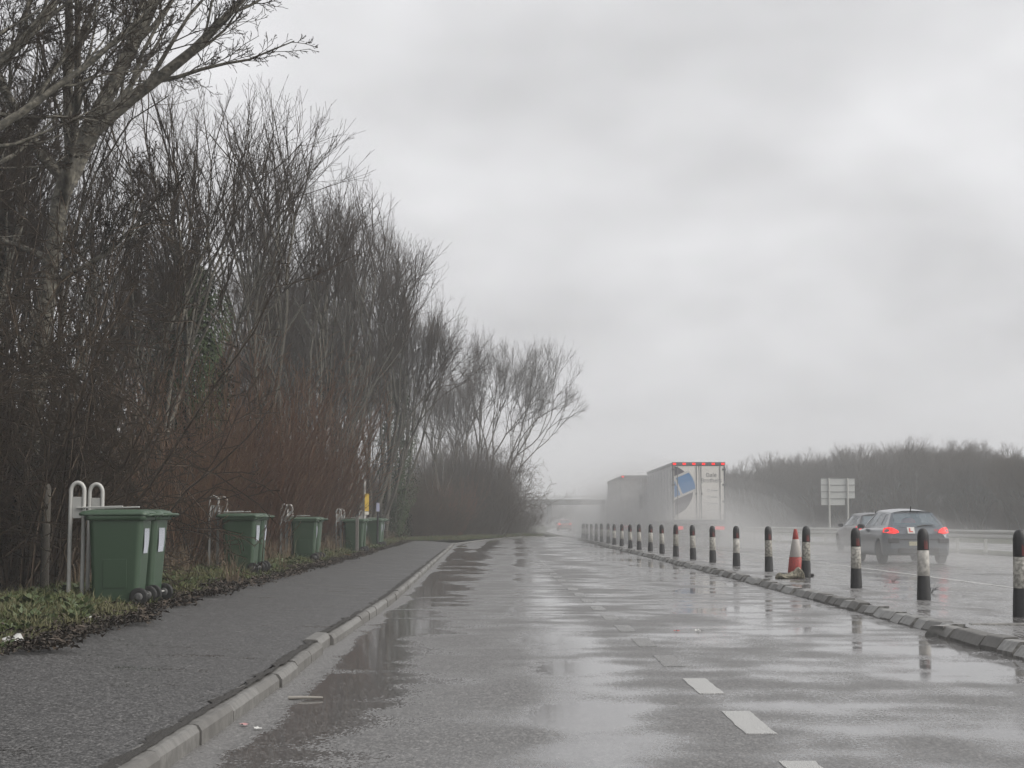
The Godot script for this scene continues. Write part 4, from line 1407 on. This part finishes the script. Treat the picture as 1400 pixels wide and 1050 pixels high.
	# seats seen through the glass
	for s in [-1, 1]:
		mb = Mb.new()
		mb.box(Vector3(s * 0.37, 0.95, -2.05), Vector3(0.48, 0.6, 0.16), Basis(Vector3.RIGHT, 0.2), 0.06)
		mb.box(Vector3(s * 0.37, 1.3, -1.98), Vector3(0.26, 0.18, 0.1), Basis(Vector3.RIGHT, 0.2), 0.04)
		part("seat", mb, M.cloth, o)
	mb = Mb.new()
	mb.box(Vector3(0, 0.85, -0.95), Vector3(1.25, 0.5, 0.16), Basis(Vector3.RIGHT, 0.25), 0.05)
	part("rear_seat", mb, M.cloth, o)
	if learner:
		mb = Mb.new()
		mb.box(Vector3(-0.2, 0.9, 0.003), Vector3(0.19, 0.19, 0.012), Basis(Vector3.RIGHT, -0.5), 0.002)
		var pl := part("learner_plate", mb, mat(lin(0.7, 0.68, 0.65), 0.5), o)
		mb = Mb.new()
		var bs := Basis(Vector3.RIGHT, -0.5)
		mb.box(Vector3(-0.2, 0.9, 0.003) + bs * Vector3(-0.035, 0.0, 0.009), Vector3(0.035, 0.12, 0.006), bs)
		mb.box(Vector3(-0.2, 0.9, 0.003) + bs * Vector3(0.014, -0.044, 0.009), Vector3(0.063, 0.032, 0.006), bs)
		part("letter", mb, mat(lin(0.6, 0.03, 0.02), 0.5), pl)
		mb = Mb.new()
		for k in 3: mb.box(Vector3(0.44 + k * 0.05, 0.9, 0.005), Vector3(0.035, 0.06, 0.012), Basis(Vector3.RIGHT, -0.5))
		part("badge", mb, mat(lin(0.35, 0.06, 0.08), 0.5), o)
		mb = Mb.new()
		mb.skin([plan_ring(-0.2, 0.2, 0.12, 0.1, 0.8), plan_ring(-0.22, 0.22, 0.14, 0.12, 1.02), plan_ring(-0.17, 0.17, 0.12, 0.11, 1.16), plan_ring(-0.08, 0.08, 0.07, 0.06, 1.2)])
		var red := part("red_seat_cover", mb, mat(lin(0.5, 0.06, 0.06), 0.8), o)
		red.position = Vector3(0.05, 0.03, -1.25)
	return o

# a lorry heading along -Z with the doors of its trailer at z = 0
func lorry(label: String, at: Vector3, turn: float, o_: Dictionary) -> Node3D:
	var o := thing("lorry", label, "lorry", at, turn, "lorries on the main road")
	var H: float = o_.high
	var W := 2.52
	var F := 1.15
	var L := 13.6
	var mb := Mb.new()
	mb.box(Vector3(0, (H + F) * 0.5, -L * 0.5), Vector3(W, H - F, L - 0.06), Basis.IDENTITY, 0.03)
	part("trailer_box", mb, o_.side, o)
	# curtain battens and straps down the sides
	for s in [-1, 1]:
		for k in 9:
			mb = Mb.new()
			mb.box(Vector3(s * (W * 0.5 + 0.012), (H + F) * 0.5 - 0.1, -0.8 - k * 1.5), Vector3(0.022, H - F - 0.35, 0.05))
			part("side_strap", mb, o_.strap, o)
		mb = Mb.new()
		mb.box(Vector3(s * (W * 0.5 + 0.008), H - 0.09, -L * 0.5), Vector3(0.04, 0.14, L - 0.1), Basis.IDENTITY, 0.01)
		part("side_rail", mb, o_.strap, o)
		mb = Mb.new()
		mb.box(Vector3(s * (W * 0.5 + 0.008), F + 0.06, -L * 0.5), Vector3(0.04, 0.14, L - 0.1), Basis.IDENTITY, 0.01)
		part("side_rail", mb, o_.strap, o)
	# rear frame, header and doors
	mb = Mb.new()
	mb.box(Vector3(0, H - 0.09, 0.0), Vector3(W + 0.02, 0.18, 0.09), Basis.IDENTITY, 0.012)
	part("header", mb, M.lorry_grey, o)
	for s in [-1, 1]:
		mb = Mb.new()
		mb.box(Vector3(s * (W * 0.5 - 0.03), (H + F) * 0.5 - 0.1, 0.0), Vector3(0.07, H - F - 0.2, 0.085), Basis.IDENTITY, 0.01)
		part("rear_pillar", mb, M.lorry_grey, o)
		mb = Mb.new()
		var dw := W * 0.5 - 0.085
		mb.box(Vector3(s * (0.02 + dw * 0.5), (H + F) * 0.5 - 0.05, 0.0), Vector3(dw, H - F - 0.28, 0.06), Basis.IDENTITY, 0.012)
		var door := part("door", mb, o_.door, o)
		for q in [0.09, dw - 0.18]:
			mb = Mb.new()
			var x: float = s * (0.02 + q)
			mb.tube(PackedVector3Array([Vector3(x, F + 0.08, 0.05), Vector3(x, H - 0.2, 0.05)]), PackedFloat32Array([0.018, 0.018]), 6)
			part("lock_rod", mb, M.lorry_grey, door)
		for y in [F + 0.25, F + 0.95, F + 1.75, H - 0.35]:
			mb = Mb.new()
			mb.box(Vector3(s * (W * 0.5 - 0.05), y, 0.045), Vector3(0.17, 0.09, 0.03), Basis.IDENTITY, 0.008)
			part("hinge", mb, M.lorry_grey, door)
		mb = Mb.new()
		mb.box(Vector3(s * 0.13, F + 1.32, 0.07), Vector3(0.07, 0.1, 0.03), Basis.IDENTITY, 0.008)
		part("door_handle", mb, M.black, door)
	mb = Mb.new()
	mb.box(Vector3(0, F - 0.02, -0.02), Vector3(W, 0.2, 0.14), Basis.IDENTITY, 0.015)
	part("sill", mb, M.lorry_grey, o)
	# chassis and under-run bar
	mb = Mb.new()
	for s in [-1, 1]: mb.box(Vector3(s * 0.5, 0.92, -L * 0.5), Vector3(0.14, 0.28, L - 0.4))
	for k in 8: mb.box(Vector3(0, 0.9, -0.9 - k * 1.7), Vector3(1.0, 0.14, 0.1))
	part("chassis", mb, M.black, o)
	mb = Mb.new()
	mb.box(Vector3(0, 0.5, -0.12), Vector3(2.3, 0.16, 0.1), Basis.IDENTITY, 0.02)
	for s in [-1, 1]: mb.box(Vector3(s * 0.5, 0.7, -0.2), Vector3(0.1, 0.5, 0.08))
	part("underrun_bar", mb, M.lorry_grey, o)
	for s in [-1, 1]:
		mb = Mb.new()
		mb.box(Vector3(s * 0.98, 0.84, -0.02), Vector3(0.44, 0.16, 0.06), Basis.IDENTITY, 0.015)
		part("tail_light", mb, o_.lamp, o)
		mb = Mb.new()
		mb.box(Vector3(s * 0.98, 0.5, -1.7), Vector3(0.5, 0.66, 0.02))
		part("mudflap", mb, M.rubber, o)
		for z in [-2.4, -3.72, -5.04]: wheel(o, Vector3(s * 1.06, 0.5, z), 0.5, 0.36)
		mb = Mb.new()
		for y in [0.62, 0.92]: mb.box(Vector3(s * 1.2, y, -8.1), Vector3(0.04, 0.14, 4.4), Basis.IDENTITY, 0.01)
		for z in [-6.3, -8.1, -9.9]: mb.box(Vector3(s * 1.17, 0.82, z), Vector3(0.04, 0.5, 0.06))
		part("side_guard", mb, M.lorry_grey, o)
	for k in o_.markers:
		mb = Mb.new()
		mb.box(Vector3((k / (o_.markers - 1.0) - 0.5) * (W - 0.2) if o_.markers > 1 else -W * 0.5 + 0.1, H - 0.09, 0.052), Vector3(0.15, 0.09, 0.03), Basis.IDENTITY, 0.012)
		part("marker_light", mb, o_.lamp, o)
	# tractor unit
	mb = Mb.new()
	var cab := []
	for q in [[0.55, 0.0, 0.0], [1.0, 0.0, 0.02], [2.0, 0.02, 0.03], [2.9, 0.1, 0.08], [3.4, 0.45, 0.14], [3.65, 1.0, 0.3]]:
		var ring := PackedVector3Array()
		for v in plan_ring(-1.1 + q[1], 1.1, 1.24 - q[2], 0.12, q[0]): ring.append(Vector3(v.z, v.y, v.x - 15.2))
		cab.append(ring)
	mb.skin(cab)
	part("cab", mb, o_.cab, o)
	mb = Mb.new()
	mb.box(Vector3(0, 2.3, -16.32), Vector3(2.2, 0.95, 0.03), Basis(Vector3.RIGHT, 0.08), 0.01)
	part("windscreen", mb, M.tint, o)
	for s in [-1, 1]:
		mb = Mb.new()
		mb.box(Vector3(s * 1.235, 2.25, -15.7), Vector3(0.03, 0.75, 0.8), Basis.IDENTITY, 0.01)
		part("side_window", mb, M.tint, o)
		mb = Mb.new()
		mb.box(Vector3(s * 1.42, 2.3, -16.1), Vector3(0.24, 0.8, 0.16), Basis.IDENTITY, 0.05)
		part("mirror", mb, M.black, o)
		wheel(o, Vector3(s * 1.06, 0.5, -15.5), 0.5, 0.34)
		wheel(o, Vector3(s * 1.0, 0.5, -11.9), 0.5, 0.5)
	return o

func disc(c: Vector2, r: float, n := 40) -> PackedVector2Array:
	var p := PackedVector2Array()
	for k in n: p.append(c + Vector2(cos(TAU * k / n), sin(TAU * k / n)) * r)
	return p

func make_vehicles() -> void:
	M.rim = mat(lin(0.25, 0.25, 0.26), 0.4, 0.6)
	M.tint = mat(Color(0.5, 0.56, 0.6, 0.45), 0.05)
	M.tint.transparency = BaseMaterial3D.TRANSPARENCY_ALPHA
	M.glass_solid = mat(lin(0.5, 0.52, 0.55), 0.1)
	M.cloth = mat(lin(0.04, 0.04, 0.045), 0.9)
	M.lorry_grey = mat(lin(0.16, 0.16, 0.165), 0.5)
	var grey := mat(lin(0.10, 0.115, 0.135), 0.28, 0.3)
	grey.clearcoat_enabled = true
	grey.clearcoat = 0.8
	grey.clearcoat_roughness = 0.08
	var dark := mat(lin(0.03, 0.032, 0.04), 0.3, 0.2)
	dark.clearcoat_enabled = true
	dark.clearcoat = 0.8
	var red_car := mat(lin(0.3, 0.12, 0.11), 0.35)
	var red_lit := lamp_mat(Color(1.0, 0.13, 0.12), 0.55)
	var red_soft := lamp_mat(Color(1.0, 0.15, 0.15), 0.4)
	hatchback("grey hatchback with lit red tail lamps and a learner plate", Vector3(10.8, 0.026, -41.0), 0.0, grey, true, red_lit)
	hatchback("dark car ahead of the grey hatchback, half hidden by it", Vector3(13.85, 0.026, -58.0), 0.0, dark, false, red_soft)
	hatchback("small pale red car far ahead in the spray, left of the marker posts", Vector3(6.6, 0.026, -192.0), 0.02, red_car, false, red_soft)

	var white := mat(lin(0.74, 0.72, 0.68), 0.45)
	var side := mat(lin(0.74, 0.74, 0.74), 0.5)
	var strap := mat(lin(0.6, 0.6, 0.6), 0.6)
	var t := lorry("white lorry with a blue and grey emblem on its rear doors", Vector3(8.92, 0.026, -73.5), 0.0, {"high": 3.98, "side": side, "door": white, "strap": strap, "cab": mat(lin(0.35, 0.36, 0.38), 0.4), "lamp": red_lit, "markers": 6})
	# the emblem: a dark disc cut off by the door's edge, a tilted blue window across it
	var clip := PackedVector2Array([Vector2(-1.17, 1.4), Vector2(0.0, 1.4), Vector2(0.0, 3.78), Vector2(-1.17, 3.78)])
	var emblem := func(called: String, poly: PackedVector2Array, c: Color, z: float):
		for q in Geometry2D.intersect_polygons(poly, clip):
			var mb := Mb.new()
			mb.prism(q, 0.032, z)
			part(called, mb, mat(c, 0.5), t)
	var ctr := Vector2(-1.5, 2.62)
	emblem.call("emblem_disc", disc(ctr, 1.22), lin(0.12, 0.115, 0.13), 0.034)
	var tilt := Transform2D(0.40, Vector2(-0.86, 2.87))
	var rect := func(x0, y0, x1, y1): return tilt * PackedVector2Array([Vector2(x0, y0), Vector2(x1, y0), Vector2(x1, y1), Vector2(x0, y1)])
	var wide := disc(ctr, 1.40)
	for q in Geometry2D.intersect_polygons(rect.call(-1.0, -0.52, 1.3, 0.52), wide): emblem.call("emblem_border", q, lin(0.6, 0.585, 0.56), 0.036)
	for q in Geometry2D.intersect_polygons(rect.call(-0.08, -0.41, 1.3, 0.41), disc(ctr, 1.34)): emblem.call("emblem_pane", q, lin(0.10, 0.24, 0.46), 0.038)
	emblem.call("emblem_pane", rect.call(-1.0, -0.41, -0.19, 0.41), lin(0.13, 0.26, 0.47), 0.038)
	var font := SystemFont.new()
	font.font_names = PackedStringArray(["Droid Sans"])
	var words := [["Dale", Vector3(0.6, 3.36, 0.036), 0.36], ["Brothers", Vector3(0.6, 3.10, 0.036), 0.36]]
	for w in words:
		var tm := TextMesh.new()
		tm.text = w[0]
		tm.font = font
		tm.font_size = 40
		tm.pixel_size = w[2] / 56.0
		tm.depth = 0.006
		var l := part("lettering", tm, mat(lin(0.16, 0.16, 0.165), 0.5), t)
		l.position = w[1]
	for k in 3:
		var mb := Mb.new()
		var ring := disc(Vector2(0.46, 2.62 - k * 0.31), 0.075, 16)
		for i in 16:
			var a := ring[i]; var b := ring[(i + 1) % 16]
			var c := Vector2(0.46, 2.62 - k * 0.31)
			mb.prism(PackedVector2Array([a, b, c + (b - c) * 0.75, c + (a - c) * 0.75]), 0.032, 0.035)
		for i in 4: mb.box(Vector3(0.62 + i * 0.075, 2.62 - k * 0.31, 0.034), Vector3(0.055, 0.06 - (i % 2) * 0.015, 0.004))
		part("small_emblem", mb, mat(lin(0.3, 0.3, 0.3), 0.5), t)
	var brown := stony(lin(0.2, 0.19, 0.185), 0.5, 2.5, 0.015, 0.8, 1.0, 0.0, 84)
	var pale := stony(lin(0.4, 0.395, 0.38), 0.5, 2.5, 0.015, 0.85, 1.0, 0.0, 86)
	lorry("plain grey-brown lorry ahead of the emblem lorry, dim in the spray", Vector3(8.0, 0.026, -95.0), 0.0, {"high": 4.0, "side": pale, "door": brown, "strap": mat(lin(0.33, 0.33, 0.32), 0.6), "cab": mat(lin(0.25, 0.25, 0.27), 0.4), "lamp": red_soft, "markers": 1})

# ---------------------------------------------------------------- barrier, sign, bridge, spray
func make_far_things() -> void:
	# crash barrier in the central reserve: one beam, posts apart
	var b := thing("crash_barrier", "grey steel crash barrier along the middle of the main road", "barrier", Vector3.ZERO)
	var prof := [[0.0, 0.80], [0.05, 0.78], [0.05, 0.70], [0.015, 0.67], [0.015, 0.62], [0.05, 0.59], [0.05, 0.51], [0.0, 0.49]]
	var rings := []
	var d := 6.0
	while d < 330.0:
		var r := PackedVector3Array()
		for q in prof: r.append(Vector3(road_x(d) + 8.95 - q[0], q[1] + 0.06, -d))
		for k in range(prof.size() - 1, -1, -1): r.append(Vector3(road_x(d) + 8.95 - prof[k][0] + 0.012, prof[k][1] + 0.056, -d))
		rings.append(r)
		d += 3.2
	var mb := Mb.new()
	mb.skin(rings)
	part("beam", mb, M.galv, b)
	mb = Mb.new()
	mb.box(Vector3(0.07, 0.32, 0), Vector3(0.11, 1.0, 0.07))
	var pm := mb.mesh()
	d = 24.0
	while d < 230.0:
		var p := part("post", pm, M.galv, b)
		p.position = Vector3(road_x(d) + 8.98, 0.0, -d)
		d += 3.2
	# road sign seen from behind, across the far carriageway
	var s := thing("road_sign", "back of a large grey road sign beyond the barrier", "sign", Vector3(29.0, -0.05, -137.0), 0.12)
	for y in 4:
		mb = Mb.new()
		mb.box(Vector3(-0.0 if y > 0 else -0.45, 3.0 + y * 0.6, 0), Vector3(3.1 if y > 0 else 2.2, 0.585, 0.03), Basis.IDENTITY, 0.006)
		part("panel", mb, mat(lin(0.5, 0.51, 0.5), 0.55, 0.1), s)
		mb = Mb.new()
		mb.box(Vector3(-0.0 if y > 0 else -0.45, 3.29 + y * 0.6, 0.04), Vector3(3.1 if y > 0 else 2.2, 0.06, 0.05))
		part("rail", mb, mat(lin(0.2, 0.2, 0.2), 0.5, 0.3), s)
	for x in [-0.85, 0.85]:
		mb = Mb.new()
		mb.tube(PackedVector3Array([Vector3(x, -0.3, 0.13), Vector3(x, 5.1, 0.13)]), PackedFloat32Array([0.09, 0.09]), 12, true)
		part("post", mb, M.galv, s)
	# overbridge
	var br := thing("road_bridge", "concrete bridge crossing the main road far away", "bridge", Vector3(0, 0, -362.0), 0.0)
	mb = Mb.new()
	mb.box(Vector3(25, 5.85, 0), Vector3(150, 1.15, 9.0), Basis.IDENTITY, 0.05)
	part("deck", mb, M.concrete, br)
	for z in [-4.3, 4.3]:
		mb = Mb.new()
		mb.box(Vector3(25, 7.25, z), Vector3(150, 0.07, 0.07))
		mb.box(Vector3(25, 6.9, z), Vector3(150, 0.05, 0.05))
		part("rail", mb, M.galv, br)
		for k in 50:
			mb = Mb.new()
			mb.box(Vector3(-49 + k * 3.0, 6.84, z), Vector3(0.1, 0.9, 0.1))
			part("rail_post", mb, M.galv, br)
	for x in [8.8, 21.3, 33.0]:
		for z in [-2.6, 2.6]:
			mb = Mb.new()
			mb.box(Vector3(x, 2.55, z), Vector3(0.95, 5.46, 0.95), Basis.IDENTITY, 0.08)
			part("pier", mb, M.concrete, br)
	for sgn in [-1, 1]:
		mb = Mb.new()
		var cx: float = 25.0 + sgn * 61.0
		mb.prism(PackedVector2Array([Vector2(cx - sgn * 26, -0.2), Vector2(cx - sgn * 14.0, 5.2), Vector2(cx + sgn * 20, 5.2), Vector2(cx + sgn * 20, -0.2)]), -5.5, 5.5)
		part("embankment", mb, M.field, br)

func spray(at: Vector3, size: Vector3, density: float) -> void:
	var f := FogVolume.new()
	f.name = numbered("road_spray")
	f.shape = RenderingServer.FOG_VOLUME_SHAPE_ELLIPSOID
	f.size = size
	f.position = at
	var m := FogMaterial.new()
	m.density = density
	m.albedo = Color(0.97, 0.97, 0.97)
	f.material = m
	f.set_meta("kind", "stuff")
	add_child(f)

func make_spray() -> void:
	# each cloud is a nest of thinner and thinner shells, so that it has no edge
	var clouds := [[9.0, 0.4, -69.0, 4.6, 3.4, 22.0, 0.11], [7.2, 0.6, -80.0, 5.0, 4.8, 26.0, 0.12], [7.0, 0.8, -94.0, 6.0, 5.4, 28.0, 0.09], [7.0, 0.4, -122.0, 9.0, 2.8, 50.0, 0.03], [10.8, 0.2, -41.5, 3.6, 1.6, 10.0, 0.1], [13.8, 0.2, -58.0, 3.8, 1.7, 11.0, 0.1], [14.0, 0.1, -95.0, 8.0, 1.8, 80.0, 0.016], [11.5, 0.0, -52.0, 9.0, 1.3, 64.0, 0.03]]
	for c in clouds:
		for k in 5:
			var s := 1.6 - 0.27 * k
			spray(Vector3(c[0] + 0.25 * sin(k * 2.1), c[1], c[2]), Vector3(c[3], c[4], c[5]) * s, c[6] * [0.07, 0.13, 0.2, 0.28, 0.36][k])

func _ready() -> void:
	rng.seed = 1
	lumps = noise(FastNoiseLite.TYPE_SIMPLEX_SMOOTH, 1.0, 3, 4)
	make_view()
	make_materials()
	make_ground()
	make_wood()
	make_verge()
	make_bins()
	make_island_things()
	make_vehicles()
	make_far_things()
	make_spray()
